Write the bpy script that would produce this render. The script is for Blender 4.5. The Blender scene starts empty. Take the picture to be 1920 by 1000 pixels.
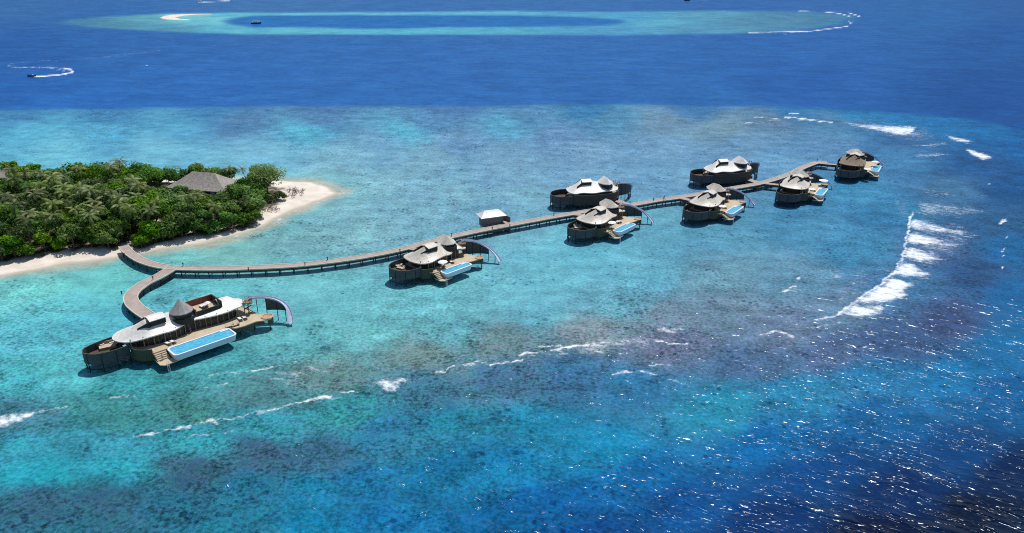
import bpy, math, random
import numpy as np
from mathutils import Vector
random.seed(7); RNG = np.random.default_rng(7)
S = bpy.context.scene
COL = S.collection

# ---------------------------------------------------------------- camera
F, YH, CAMZ = 1478.0, -130.0, 100.0
PITCH = math.atan((500 - YH) / F)
cam = bpy.data.objects.new('camera', bpy.data.cameras.new('camera'))
COL.objects.link(cam)
cam.location = (0, 0, CAMZ)
cam.rotation_euler = (math.pi / 2 - PITCH, 0, 0)
cam.data.sensor_width = 36.0
cam.data.lens = 36.0 * F / 1920.0
cam.data.clip_start = 1.0
cam.data.clip_end = 200000.0
S.camera = cam
S.render.resolution_x, S.render.resolution_y = 1024, 533

# ---------------------------------------------------------------- sky, sun, exposure
SUN_EL, SUN_AZ = math.radians(66), math.radians(28)      # azimuth clockwise from +Y
w = bpy.data.worlds.new('World'); S.world = w; w.use_nodes = True
nt = w.node_tree
sky = nt.nodes.new('ShaderNodeTexSky'); sky.sky_type = 'NISHITA'; sky.sun_disc = False
sky.sun_elevation = SUN_EL; sky.sun_rotation = SUN_AZ
sky.air_density = 1.0; sky.dust_density = 0.4; sky.ozone_density = 1.5
bg = nt.nodes['Background']; bg.inputs[1].default_value = 0.10
nt.links.new(sky.outputs[0], bg.inputs[0])
ld = bpy.data.lights.new('sun', 'SUN'); ld.energy = 4.2; ld.angle = math.radians(0.5); ld.color = (1, .965, .91)
sun = bpy.data.objects.new('sun', ld); COL.objects.link(sun)
sd = Vector((math.cos(SUN_EL) * math.sin(SUN_AZ), math.cos(SUN_EL) * math.cos(SUN_AZ), math.sin(SUN_EL)))
sun.rotation_euler = sd.to_track_quat('Z', 'Y').to_euler()
S.view_settings.view_transform = 'Standard'; S.view_settings.look = 'None'
S.view_settings.exposure = 0.0; S.view_settings.gamma = 1.0
S.cycles.max_bounces = 5; S.cycles.diffuse_bounces = 2; S.cycles.glossy_bounces = 2
S.cycles.transmission_bounces = 2; S.cycles.transparent_max_bounces = 6
S.cycles.caustics_reflective = False; S.cycles.caustics_refractive = False
S.cycles.sample_clamp_indirect = 4.0; S.cycles.use_denoising = False; S.cycles.filter_width = 1.05

# ---------------------------------------------------------------- small helpers
SP, CP = math.sin(PITCH), math.cos(PITCH)
def at(px, py, z=0.0):
    u = (px - 960) / F; v = (py - 500) / F
    t = (CAMZ - z) / (SP + v * CP)
    return Vector((u * t, (CP - v * SP) * t, z))
def lin(c):
    c = np.asarray(c, float) / 255.0
    return np.where(c <= .04045, c / 12.92, ((c + .055) / 1.055) ** 2.4)
def spline(pts, n=8, closed=False):
    P = [Vector(p) for p in pts]; out = []; m = len(P)
    for i in range(m if closed else m - 1):
        if closed: a, b, c, d = P[i-1], P[i], P[(i+1) % m], P[(i+2) % m]
        else: a, b, c, d = P[max(i-1, 0)], P[i], P[i+1], P[min(i+2, m-1)]
        for k in range(n):
            t = k / n
            out.append(.5 * ((2*b) + (c-a)*t + (2*a-5*b+4*c-d)*t*t + (3*b-a-3*c+d)*t**3))
    if not closed: out.append(P[-1])
    return out
def tag(o, label=None, cat=None, group=None, kind=None):
    if label: o['label'] = label
    if cat: o['category'] = cat
    if group: o['group'] = group
    if kind: o['kind'] = kind
    return o
def empty(name, loc, rz=0.0, sc=None):
    o = bpy.data.objects.new(name, None); COL.objects.link(o)
    o.location = loc; o.rotation_euler = (0, 0, rz); o.empty_display_size = .5
    if sc: o.scale = sc
    return o
def copy_tree(o, parent=None):
    c = o.copy(); COL.objects.link(c)
    if parent is not None: c.parent = parent
    for ch in list(o.children): copy_tree(ch, c)
    return c

class MB:
    """collects polygons for one mesh object"""
    def __init__(s): s.v = []; s.f = []
    def add(s, vs, fs):
        k = len(s.v); s.v += [tuple(p) for p in vs]; s.f += [tuple(i + k for i in f) for f in fs]; return s
    def box(s, x0, x1, y0, y1, z0, z1):
        return s.add([(x0,y0,z0),(x1,y0,z0),(x1,y1,z0),(x0,y1,z0),(x0,y0,z1),(x1,y0,z1),(x1,y1,z1),(x0,y1,z1)],
                     [(3,2,1,0),(4,5,6,7),(0,1,5,4),(1,2,6,5),(2,3,7,6),(3,0,4,7)])
    def prism(s, pts, z0, z1):
        n = len(pts)
        return s.add([(p[0],p[1],z0) for p in pts] + [(p[0],p[1],z1) for p in pts],
                     [tuple(range(n-1,-1,-1)), tuple(range(n,2*n))] + [(i,(i+1)%n,n+(i+1)%n,n+i) for i in range(n)])
    def tube(s, path, r, n=6, r2=None):
        path = [Vector(p) for p in path]; m = len(path); rings = []
        for i, p in enumerate(path):
            t = (path[min(i+1,m-1)] - path[max(i-1,0)]).normalized()
            a = t.cross(Vector((0,0,1)))
            if a.length < .05: a = t.cross(Vector((0,1,0)))
            a.normalize(); b = t.cross(a)
            rr = r if r2 is None else r + (r2 - r) * i / max(m-1, 1)
            rings.append([p + (a*math.cos(2*math.pi*k/n) + b*math.sin(2*math.pi*k/n))*rr for k in range(n)])
        vs = [q for R in rings for q in R]
        fs = [(i*n+k, i*n+(k+1)%n, (i+1)*n+(k+1)%n, (i+1)*n+k) for i in range(m-1) for k in range(n)]
        return s.add(vs, fs + [tuple(range(n-1,-1,-1)), tuple((m-1)*n+k for k in range(n))])
    def wall(s, path, z0, z1, th=.14):
        """upright sheet of thickness th along a plan path; z0/z1 numbers or functions of the fraction"""
        P = [Vector((p[0],p[1],0)) for p in path]; m = len(P); A = []
        for i, p in enumerate(P):
            t = (P[min(i+1,m-1)] - P[max(i-1,0)]).normalized(); nrm = Vector((-t.y,t.x,0))*th/2
            fr = i/(m-1); a = z0(fr) if callable(z0) else z0; b = z1(fr) if callable(z1) else z1
            A += [(p.x+nrm.x,p.y+nrm.y,a),(p.x-nrm.x,p.y-nrm.y,a),(p.x-nrm.x,p.y-nrm.y,b),(p.x+nrm.x,p.y+nrm.y,b)]
        fs = []
        for i in range(m-1):
            for k in range(4): fs.append((4*i+k,4*i+(k+1)%4,4*i+4+(k+1)%4,4*i+4+k))
        return s.add(A, fs + [(3,2,1,0),(4*m-4,4*m-3,4*m-2,4*m-1)])
    def build(s, name, mat, parent=None, smooth=False):
        me = bpy.data.meshes.new(name); me.from_pydata(s.v, [], s.f); me.update()
        if mat: me.materials.append(mat)
        if smooth:
            me.polygons.foreach_set('use_smooth', [True]*len(me.polygons))
        o = bpy.data.objects.new(name, me); COL.objects.link(o)
        if parent is not None: o.parent = parent
        return o

# ---------------------------------------------------------------- materials
class NT:
    def __init__(s, name):
        s.m = bpy.data.materials.new(name); s.m.use_nodes = True; s.t = s.m.node_tree; s.b = s.t.nodes['Principled BSDF']
    def n(s, typ, **kw):
        x = s.t.nodes.new('ShaderNode' + typ)
        for k, v in kw.items(): setattr(x, k, v)
        return x
    def l(s, a, b): s.t.links.new(a, b)
    def val(s, x, sock):
        if isinstance(x, (int, float)): sock.default_value = x
        elif isinstance(x, (tuple, list)): sock.default_value = x
        else: s.l(x, sock)
    def math(s, op, a, b=0.0, c=0.0, clamp=False):
        x = s.n('Math', operation=op, use_clamp=clamp)
        for i, q in enumerate((a, b, c)): s.val(q, x.inputs[i])
        return x.outputs[0]
    def ramp(s, x, a, b, c=0.0, d=1.0, smooth=True):
        r = s.n('MapRange', interpolation_type='SMOOTHSTEP' if smooth else 'LINEAR')
        for i, q in enumerate((x, a, b, c, d)): s.val(q, r.inputs[i])
        return r.outputs[0]
    def mix(s, fac, a, b, blend='MIX'):
        x = s.n('Mix', data_type='RGBA', blend_type=blend)
        s.val(fac, x.inputs[0]); s.val(a, x.inputs[6]); s.val(b, x.inputs[7]); return x.outputs[2]
    def noise(s, vec, scale, detail=3, rough=.5, dist=0.0):
        x = s.n('TexNoise'); x.inputs['Scale'].default_value = scale; x.inputs['Detail'].default_value = detail
        x.inputs['Roughness'].default_value = rough; x.inputs['Distortion'].default_value = dist
        if vec is not None: s.l(vec, x.inputs['Vector'])
        return x.outputs['Fac']
def rgba(r, g, b): return (r, g, b, 1.0)
def simple(name, col, rough=.7, var=.25, scale=1.5, spec=.4, col2=None, stretch=None, bump=0.0):
    m = NT(name); tc = m.n('TexCoord'); vec = tc.outputs['Object']
    if stretch:
        mp = m.n('Mapping'); mp.inputs['Scale'].default_value = stretch; m.l(vec, mp.inputs[0]); vec = mp.outputs[0]
    nz = m.noise(vec, scale, 4, .6)
    a = rgba(*[c*(1-var) for c in col]); b = rgba(*(col2 or [min(c*(1+var), .95) for c in col]))
    m.l(m.mix(m.ramp(nz, .3, .7), a, b), m.b.inputs['Base Color'])
    m.b.inputs['Roughness'].default_value = rough; m.b.inputs['Specular IOR Level'].default_value = spec
    if bump:
        bp = m.n('Bump'); bp.inputs['Strength'].default_value = .6; bp.inputs['Distance'].default_value = bump
        m.l(nz, bp.inputs['Height']); m.l(bp.outputs[0], m.b.inputs['Normal'])
    return m.m
# ---------------------------------------------------------------- the sea: one sheet out to the horizon
def seg_dist(X, Y, pts):
    """distance of points to a polyline"""
    best = np.full(X.shape, 1e9)
    for (x0, y0), (x1, y1) in zip(pts[:-1], pts[1:]):
        dx, dy = x1-x0, y1-y0; L = dx*dx + dy*dy + 1e-9
        t = np.clip(((X-x0)*dx + (Y-y0)*dy) / L, 0, 1)
        best = np.minimum(best, np.hypot(X-x0-t*dx, Y-y0-t*dy))
    return best
def inside(X, Y, poly):
    r = np.zeros(X.shape, bool); n = len(poly)
    for i in range(n):
        x0, y0 = poly[i]; x1, y1 = poly[(i+1) % n]
        if y0 == y1: continue
        c = ((y0 > Y) != (y1 > Y)) & (X < (x1-x0)*(Y-y0)/(y1-y0) + x0); r ^= c
    return r
def sdist(X, Y, poly):
    d = seg_dist(X, Y, list(poly) + [poly[0]])
    return np.where(inside(X, Y, poly), d, -d)
def smooth(x): x = np.clip(x, 0, 1); return x*x*(3-2*x)
def vnoise(X, Y, seed):
    g = np.random.default_rng(seed).random((64, 64)); xi = np.floor(X).astype(int); yi = np.floor(Y).astype(int)
    fx = smooth(X-xi); fy = smooth(Y-yi); q = lambda a, b: g[a % 64, b % 64]
    return (q(xi,yi)*(1-fx)+q(xi+1,yi)*fx)*(1-fy) + (q(xi,yi+1)*(1-fx)+q(xi+1,yi+1)*fx)*fy

def grid(ys, xs):
    """plan positions of a fan of sea vertices; ys, xs index directions from above the camera"""
    PX, PY = np.meshgrid(xs, ys)
    u = (PX-960)/F; v = (PY-500)/F; t = CAMZ/(SP + v*CP)
    return PX, PY, u*t, (CP - v*SP)*t
ys = np.concatenate([[-129.8,-129,-127,-124,-120,-112,-100,-85,-65,-45,-25,-12,-6], np.arange(-3, 1004, 2.4),
                     [1010,1025,1050,1090,1150,1250,1400,1700,2200]])
xs = np.concatenate([[-3000,-2200,-1600,-1100,-800,-600,-450,-330,-240,-170,-120,-80,-50,-30,-18,-10,-5], np.arange(-2, 1924, 2.4),
                     [1928,1934,1942,1955,1975,2000,2040,2090,2150,2250,2400,2550,2750,3000,3500,4300,5200]])
PX, PY, WX, WY = grid(ys, xs)
shape = PX.shape
# colour of the water by depth and bottom: (direction x, y, r, g, b)
DEEP = [(-300,-60,66,124,182),(960,-60,66,122,182),(2200,-60,46,104,170),(0,5,54,112,176),(500,8,62,120,180),(1000,8,56,116,180),(1500,6,48,108,178),(1900,6,40,98,166),
  (30,90,36,98,172),(300,85,44,108,180),(700,90,48,112,184),(1100,95,48,112,184),(1500,90,42,106,180),(1880,70,30,92,164),(1750,30,40,106,174),
  (30,170,38,104,182),(400,150,46,112,188),(800,150,48,112,186),(1200,160,46,110,182),(1500,150,38,100,176),(1880,170,24,84,156),
  (100,195,42,112,190),(700,190,48,114,188),(1300,190,44,110,180),(-400,150,30,92,168),(2300,150,18,72,144)]
NEAR = [(-500,220,84,146,190),(30,215,74,142,188),(200,212,72,138,186),(400,208,72,138,186),(600,206,84,132,180),(850,204,86,132,182),(1100,204,66,136,186),(1300,205,76,134,184),(1480,207,58,128,182),(1600,212,44,130,186),(1690,222,40,126,184),(1780,234,36,120,180),(1860,250,32,112,174),(1910,268,28,104,168),(1905,225,20,84,160),
  (-500,260,113,188,213),(60,250,98,188,218),(200,245,92,176,212),(330,240,92,170,206),(450,228,92,142,186),(600,226,90,142,188),(580,246,96,186,214),(760,246,100,184,212),(950,240,98,174,208),(800,226,90,144,190),(700,268,121,176,207),(860,268,117,164,201),(1000,222,90,146,188),(1050,262,115,158,197),(1150,225,92,152,188),(1250,232,122,160,184),(1350,238,120,158,178),(1450,228,104,140,168),(1570,232,84,138,178),(1700,262,62,112,162),(1830,310,40,96,154),(1900,350,28,86,144),
  (100,280,117,200,223),(300,280,121,196,221),(500,290,129,196,221),(420,320,129,200,221),(650,290,131,188,211),(640,330,141,196,211),(800,300,133,184,207),(950,290,125,172,201),(1100,290,125,170,203),(1250,280,121,168,203),(1400,275,117,164,199),(1550,275,105,154,195),(1680,290,74,136,184),(1780,360,72,122,164),(1860,420,48,98,144),(1905,470,34,108,164),
  (700,370,139,194,209),(850,360,131,184,205),(960,330,129,178,205),(1100,330,127,176,207),(1250,330,121,174,207),(1450,300,113,168,205),(1600,360,74,151,194),(1680,400,62,136,180),(1750,470,78,112,156),(1830,520,52,92,140),(1900,560,30,112,170),
  (560,440,129,184,191),(450,470,129,194,191),(650,430,137,194,203),(760,410,131,186,203),(980,370,129,186,207),(1100,470,115,198,217),(1200,430,113,186,207),(1350,440,99,168,197),(1500,430,81,152,189),(1600,470,68,143,184),(1680,540,74,128,172),(1780,600,68,88,132),(1880,640,26,116,172),
  (20,550,125,216,215),(120,530,121,216,213),(200,520,115,210,207),(60,620,105,202,215),(200,600,101,200,213),(160,560,109,208,215),(400,540,113,202,209),(340,560,103,188,199),(560,530,121,202,209),(680,560,123,204,211),(800,570,119,200,211),(950,540,119,198,213),(1050,530,117,196,213),(1200,510,113,190,211),(1350,520,115,164,183),(1480,520,105,154,181),(1550,580,107,142,173),(1650,640,72,102,146),(1780,700,26,120,174),(1890,740,18,100,160),
  (30,700,79,180,191),(120,690,95,196,205),(250,720,73,171,179),(420,690,89,180,187),(560,640,109,192,197),(700,620,115,194,201),(850,620,113,186,195),(1000,590,113,188,205),(1150,560,113,180,199),(1250,590,125,150,169),(1350,570,121,150,171),(1450,610,113,136,165),(1550,660,87,112,153),(1620,700,38,126,176),
  (40,780,81,144,164),(200,770,70,150,152),(350,770,74,142,140),(500,730,89,145,151),(620,700,111,148,149),(800,670,121,154,155),(950,640,121,152,157),(1100,620,127,146,157),(1250,640,109,122,151),(1400,680,83,116,155),(1500,740,43,137,181),(1650,790,16,104,164),(1800,850,12,74,132),(1910,880,8,40,84),
  (30,840,63,168,190),(180,830,65,160,180),(80,890,45,172,192),(200,880,53,168,188),(350,830,61,164,182),(500,800,65,164,184),(650,770,64,162,170),(800,730,71,127,155),(950,700,77,122,155),(1080,700,67,122,163),(1200,720,55,129,173),(1350,760,45,153,187),(1450,820,14,108,172),(1550,880,10,76,140),(1680,920,8,50,104),(1850,960,6,24,54),
  (60,950,61,106,130),(180,940,57,104,128),(330,890,67,108,132),(480,860,69,108,136),(600,850,65,116,144),(720,800,55,136,172),(860,790,44,140,168),(1000,790,36,140,176),(1120,830,28,146,190),(1200,880,18,116,178),(1300,930,10,86,152),(1450,970,8,54,112),(1650,1000,5,24,62),
  (100,1000,51,116,140),(300,960,45,112,140),(450,930,41,120,154),(580,930,31,134,174),(700,900,31,120,166),(850,890,24,116,160),(950,880,26,132,180),(1050,940,16,104,168),(950,980,16,102,156),(750,980,25,124,178),(600,1000,23,136,180),(400,1000,37,120,148),(1150,1000,10,78,142),(0,1150,41,116,144),(900,1150,16,82,130),(1900,1150,4,18,48),(2300,800,8,44,92),(2300,400,20,84,140)]
FARA = [(100,44,64,124,172),(150,40,74,136,172),(220,46,84,148,174),(280,34,100,174,192),(300,54,88,158,186),(340,28,140,214,220),(360,36,120,206,218),(440,58,100,190,212),(430,26,104,196,216),(600,26,112,198,220),(780,60,96,190,214),(900,25,104,192,218),(900,60,92,180,208),(1100,26,88,172,208),(1150,58,84,164,204),(1190,34,82,168,208),(1240,42,96,178,208),(1300,30,92,164,194),(1300,55,88,158,192),(1400,42,86,148,180),(1500,40,82,142,176),(1560,38,74,136,174),(1600,40,52,120,176),(1660,42,36,108,174)]
ALAG = [(428,36),(470,30),(560,28.2),(700,27.6),(950,28),(1090,31),(1168,37),(1178,43),(1130,49),(1000,52.5),(800,53.6),(600,54),(470,53),(425,47),(415,41)]
def shep(pts, ay, p=3.2):
    A = np.array(pts, float); C = lin(A[:, 2:5]); num = np.zeros(shape + (3,)); den = np.zeros(shape)
    for (x, y), c in zip(A[:, :2], C):
        wgt = 1.0 / (((PXw-x)/100)**2 + ((PYw-y)*ay/100)**2 + .02)**(p/2)
        den += wgt; num += wgt[..., None]*c
    return num/den[..., None]
# meander the depth contours a little so that they wander as a real reef edge does
wn = lambda sc, sd: vnoise(WX*sc + 7.3, WY*sc + 3.1, sd) - .5
fall = np.clip(WY/220, .35, 1.0)
PXw = PX + (wn(.05, 1)*34 + wn(.016, 2)*34 + wn(.2, 21)*18)/np.clip(WY/170, .7, 9)
PYw = PY + (wn(.05, 3)*18 + wn(.016, 4)*14 + wn(.2, 22)*10)/np.clip((WY/170)**2, .7, 40)
tint_near, tint_deep, tint_far = shep(NEAR, 2.0, 3.9), shep(DEEP, 3.0), shep(FARA, 7.0, 4.0)
EDGE = [(-3000,215),(-600,210),(0,206),(200,205),(400,200.5),(800,198.5),(1200,196),(1450,200),(1650,208),(1800,222),(1940,240),(3500,290),(6000,500),(6000,3000),(-4000,3000)]
d_edge = (sdist(PX, PY + wn(.03, 5)*3, EDGE))
m_near = smooth((d_edge + 3.5)/8)[..., None]
ATOLL = [(95,44),(140,36),(220,31),(300,26),(420,23.5),(600,22.6),(900,22),(1200,21.5),(1420,21),(1520,22),(1580,25),(1612,31),(1614,37),(1590,45),(1540,53),(1460,60),(1380,64),(1200,65.5),(900,66.5),(600,66),(450,65),(330,61),(220,55.5),(140,50)]
d_at = sdist(PX/6, PY + (wn(.006, 6)*3.0 + wn(.02, 62)*1.6), [(x/6, y) for x, y in ATOLL])
m_far = smooth((d_at + 1.6)/4.4)[..., None]
d_lag = sdist(PX/8, PY + (wn(.009, 61)*4.2 + wn(.03, 63)*1.8), [(x/8, y) for x, y in ALAG])
m_lag = smooth((d_lag + 1.6)/4.2)[..., None]
tint_far = tint_far*(1-m_lag) + m_lag*lin((40,118,190))
tint = tint_deep*(1-m_near) + tint_near*m_near
tint = tint*(1-m_far) + tint_far*m_far

# surf, wakes and spilled foam: strips and patches (points, half width, strength)
foam = np.zeros(shape)
PXf = PX + (wn(.5, 31)*9 + wn(1.3, 32)*5)*np.clip(170/WY, .12, 1); PYf = PY + (wn(.5, 33)*5 + wn(1.3, 34)*3)*np.clip(170/WY, .12, 1)**2
def stamp(box, fn):
    x0, y0, x1, y1 = box
    i0, i1 = np.searchsorted(ys, [y0, y1]); j0, j1 = np.searchsorted(xs, [x0, x1])
    if i1 <= i0 or j1 <= j0: return
    sl = (slice(i0, i1), slice(j0, j1)); foam[sl] = np.maximum(foam[sl], fn(PXf[sl], PYf[sl]))
def stroke(pts, r, k=1.0):
    a = np.array(pts, float); m = r*2 + 2
    stamp((a[:,0].min()-m, a[:,1].min()-m, a[:,0].max()+m, a[:,1].max()+m),
          lambda X, Y: k*smooth(1 - seg_dist(X, Y, pts)/(r*1.6)))
def patch(pts, soft=3.0, k=1.0):
    a = np.array(pts, float); m = soft + 2
    stamp((a[:,0].min()-m, a[:,1].min()-m, a[:,0].max()+m, a[:,1].max()+m),
          lambda X, Y: k*(.45*smooth((sdist(X, Y, pts) + soft*.5)/soft) + .55*smooth((sdist(X, Y, pts) + soft*.2)/(soft*2.4))))
def sc(x0, y0, s, pts): return [(x0 + a/s, y0 + b/s) for a, b in pts]
R = lambda *p: sc(1400, 330, 3.225, p)           # the big breakers along the right reef edge
patch(R((990,268),(1010,258),(1120,285),(1230,315),(1355,352),(1290,358),(1180,345),(1060,332),(990,322)), 4, .95)
patch(R((980,345),(1030,338),(1080,352),(1180,390),(1285,428),(1200,432),(1110,425),(1010,418),(965,405)), 4, 1)
patch(R((955,450),(985,428),(1040,436),(1110,468),(1195,503),(1120,520),(1050,524),(985,508),(945,492)), 4, 1)
patch(R((945,512),(985,522),(1045,560),(1118,600),(1060,612),(960,612),(880,598),(905,545)), 4, 1)
patch(R((885,598),(940,625),(1005,655),(960,690),(985,720),(940,745),(860,768),(760,775),(640,775),(720,715),(800,668)), 5, 1.1)
patch(R((640,770),(730,780),(830,775),(822,835),(760,845),(690,860),(620,850),(560,832)), 5, 1)
patch(R((1030,150),(1120,150),(1300,180),(1480,212),(1360,232),(1300,252),(1180,240),(1090,250),(1000,226),(1040,205)), 9, .58)
patch(R((1060,60),(1180,90),(1290,120),(1200,135),(1050,120)), 12, .42)
patch(R((1350,100),(1480,110),(1440,150),(1330,140)), 10, .32)
stroke(R((1004,228),(990,268),(984,310),(972,345),(962,400),(958,445),(935,505),(885,590),(800,664),(720,715),(640,770),(566,830)), 3.2, .95)
stroke(R((415,868),(470,858),(560,838)), 2.6, .8)
stroke(R((80,965),(165,938),(225,948),(275,972)), 2.6, .85)
stroke(R((285,912),(400,920),(560,890)), 2, .55)
for p, r in (((1543,278),3.6),((1560,272),2.6),((1570,372),1.7),((1557,438),2.2),((1552,452),1.6),((1553,485),1.5),((1550,556),1.8),((318,622),2.8),((275,675),3.0),((240,695),2.8),((1465,48),1.4)):
    q = R(p)[0]; stroke([(q[0]-r, q[1]+r*.6), (q[0]+r, q[1]-r*.6)], r, 1.0)
patch(R((205,690),(300,655),(340,700),(270,720)), 6, .5)
patch(R((430,560),(560,560),(640,610),(560,640),(450,620)), 10, .34)
patch(R((80,750),(220,770),(380,780),(360,800),(200,800)), 9, .34)
patch(R((520,500),(700,470),(720,500),(600,525)), 9, .3)
T = lambda *p: sc(1280, 0, 3.0, p)               # breakers far along the reef
patch(T((895,680),(960,695),(1060,702),(1180,706),(1315,712),(1300,748),(1262,766),(1185,758),(1110,740),(1000,716),(930,700)), 3, 1)
patch(T((1460,750),(1500,765),(1580,780),(1652,798),(1605,806),(1545,800),(1500,780)), 2.4, 1)
patch(T((1590,832),(1650,848),(1755,886),(1690,903),(1635,880),(1595,850)), 2.6, 1.1)
patch(T((1285,820),(1380,808),(1500,808),(1400,828)), 3, .8); patch(T((1298,872),(1400,862),(1530,862),(1420,884),(1320,882)), 3, .8)
stroke(T((1290,815),(1360,818),(1480,806)), 1.5, .5)
stroke(T((575,660),(640,664),(700,672),(770,680),(845,690)), 1.5, 1); stroke(T((400,660),(470,664),(530,668)), 1.1, .7)
stroke(T((350,692),(420,684)), 1.1, .7); stroke(T((600,639),(652,638)), 1.0, .9); stroke(T((590,668),(680,676),(780,690)), 1.0, .6)
stroke(T((300,702),(420,690),(560,672)), 3.0, .3)
stroke(T((368,184),(540,181),(720,176),(810,165),(880,155),(930,149)), 1.3, 1); stroke(T((800,68),(880,76),(940,93)), 1.2, 1)
stroke(T((930,72),(1000,95)), 1.2, 1.1); stroke(T((650,62),(800,68)), .9, .7); stroke(T((938,120),(945,134),(955,128)), 1.2, .9)
stroke(T((560,196),(640,180)), .8, .5)
B = lambda *p: sc(640, 560, 2.94, p)             # the long near line of surf
stroke(B((-5,517),(60,507)), 2.2, .9)
patch(B((160,470),(230,447),(300,438),(345,438),(405,436),(345,460),(320,482),(290,516),(235,505),(200,482)), 4, .95)
patch(B((470,411),(500,396),(545,389),(582,396),(575,410),(520,412)), 3, 1); stroke(B((580,388),(650,368)), 1.3, .8)
patch(B((655,368),(690,352),(745,341),(795,342),(760,358),(690,372)), 3, 1)
stroke(B((820,366),(860,355),(920,350),(1010,338)), 2.2, 1); stroke(B((980,313),(1030,302),(1085,298)), 2.2, 1)
stroke(B((1030,280),(1100,264),(1200,257)), 2.2, .8); stroke(B((1158,288),(1220,272),(1290,262),(1355,257)), 2.6, 1)
patch(B((1290,300),(1340,245),(1400,215),(1480,208),(1560,245),(1500,270),(1440,325),(1370,315)), 7, .55)
stroke(B((1340,248),(1440,240),(1550,252)), 3.2, .7)
patch(B((1490,225),(1560,205),(1700,208),(1740,235),(1640,265),(1560,255)), 6, .5)
patch(B((1690,165),(1760,157),(1880,158),(1900,170),(1830,192),(1770,190)), 4, .85)
stroke(B((1730,231),(1800,238),(1900,252)), 1.8, .9); stroke(B((1500,192),(1580,192)), 1.2, .7); stroke(B((1610,180),(1680,182)), 1.2, .6)
stroke(B((1490,415),(1580,402),(1650,405),(1750,420)), 1.8, .75); stroke(B((1690,372),(1760,358),(1810,362)), 1.6, .7); stroke(B((1800,442),(1880,470)), 1.8, .7)
stroke(B((1210,302),(1250,302)), 1.4, .8)
L = lambda *p: sc(0, 660, 2.94, p)               # near left
patch(L((-10,365),(60,340),(130,330),(207,325),(175,352),(140,382),(50,412),(-10,420)), 4, .95)
stroke(L((200,330),(300,318),(410,288)), 2, .45)
stroke(L((730,470),(830,455),(900,440),(980,420),(1050,410),(1120,380)), 2.6, .72)
patch(L((1105,388),(1150,368),(1200,378),(1190,402),(1140,395)), 3, .9); stroke(L((1200,375),(1300,362),(1390,345)), 2, .8)
patch(L((1380,345),(1430,320),(1530,303),(1520,325),(1450,335)), 3, 1)
stroke(L((1530,312),(1570,300),(1620,284),(1700,270),(1820,243)), 3.0, .95)
patch(L((1345,155),(1390,125),(1450,118),(1430,150)), 5, .6); patch(L((1520,185),(1550,95),(1640,105),(1610,200),(1560,215)), 8, .42)
patch(L((1790,75),(1850,40),(1895,50),(1870,80)), 5, .6); stroke(L((1370,108),(1430,95),(1500,84)), 2, .75); stroke(L((1530,80),(1630,48)), 1.8, .7)
stroke(L((1140,135),(1260,120),(1370,105)), 2.4, .45); stroke(L((570,270),(660,250),(760,235)), 2, .5)
stroke(L((1120,190),(1250,180)), 2.4, .5); stroke(L((1000,470),(1180,455),(1300,425)), 2.2, .4)
# thin wash left behind the breakers and over the rim
patch(R((1000,240),(1300,280),(1420,360),(1300,440),(1200,520),(1120,620),(1000,700),(850,800),(800,760),(960,640),(1060,480),(1010,380)), 14, .34)
patch(R((600,560),(780,540),(900,560),(840,640),(700,730),(560,800),(480,790),(560,680)), 16, .27)
patch(R((880,130),(1000,120),(1010,240),(960,300),(900,260)), 12, .25)
patch(B((900,330),(1300,235),(1700,190),(1880,215),(1800,270),(1500,310),(1200,330),(980,360)), 14, .33)
patch(B((60,520),(240,430),(420,430),(560,380),(800,335),(820,370),(560,425),(330,490),(160,530)), 9, .30)
patch(L((1200,370),(1500,290),(1880,230),(1882,262),(1560,335),(1300,385)), 9, .33)
patch(L((1450,150),(1560,70),(1800,40),(1840,110),(1700,200),(1500,230)), 16, .33)
patch(L((-10,340),(140,310),(330,300),(420,320),(260,370),(100,440),(-10,450)), 12, .30)
patch(T((880,690),(1000,660),(1200,690),(1380,720),(1440,780),(1300,800),(1150,770),(1000,740)), 6, .30)
# boat wakes
stroke([(66,143.5),(85,142.8),(112,140.5),(132,137)], 1.5, 1.3); stroke([(122,139),(137,135.5),(134,131),(120,128.4)], 2.2, 1.0)
stroke([(124,131),(108,127.5),(60,126.8),(30,126.5),(14,124)], 1.5, .62); stroke([(120,134),(110,131),(94,128.5)], 1.2, .6)
stroke([(12,123.5),(22,119),(60,116),(130,112.5),(200,107.5)], 1.2, .3); stroke([(200,107.5),(240,102),(300,96)], 2.6, .24)
stroke([(372,4.3),(400,3.4),(430,1.4)], 1.1, .9); stroke([(1294,1),(1330,-1)], .9, .6)

# island shoreline and reefs in plan
SHORE = [at(*p).xy for p in [(-700,622),(-300,560),(-120,535),(0,519),(60,508),(130,496),(215,484),(300,470),(390,455),(440,443),(478,431),(505,419),(540,402),(575,387),(610,374),(640,363),(622,355),(600,346),(570,340.5),(520,338.5),(440,336.5),(300,336),(0,337),(-300,340),(-800,345)]]
SHORE = [(p.x, p.y) for p in spline([Vector((p[0], p[1], 0)) for p in SHORE], 4, True)]
d_sh = -sdist(WX, WY, SHORE)
near_isl = d_sh < 60
sandc, aqua = lin((206,206,186)), lin((136,208,206))
wob = wn(.12, 8)*5
k1 = smooth(1 - (d_sh + wob - .5)/7)[..., None]; k2 = smooth(1 - (d_sh + wob*2)/22)[..., None]
tint = tint*(1-.55*k2) + aqua*.55*k2; tint = tint*(1-.8*k1) + sandc*.8*k1
foam = np.maximum(foam, np.where((d_sh > -1) & (d_sh < 1.4), .5*(wn(.3, 9) + .5), 0))
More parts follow.
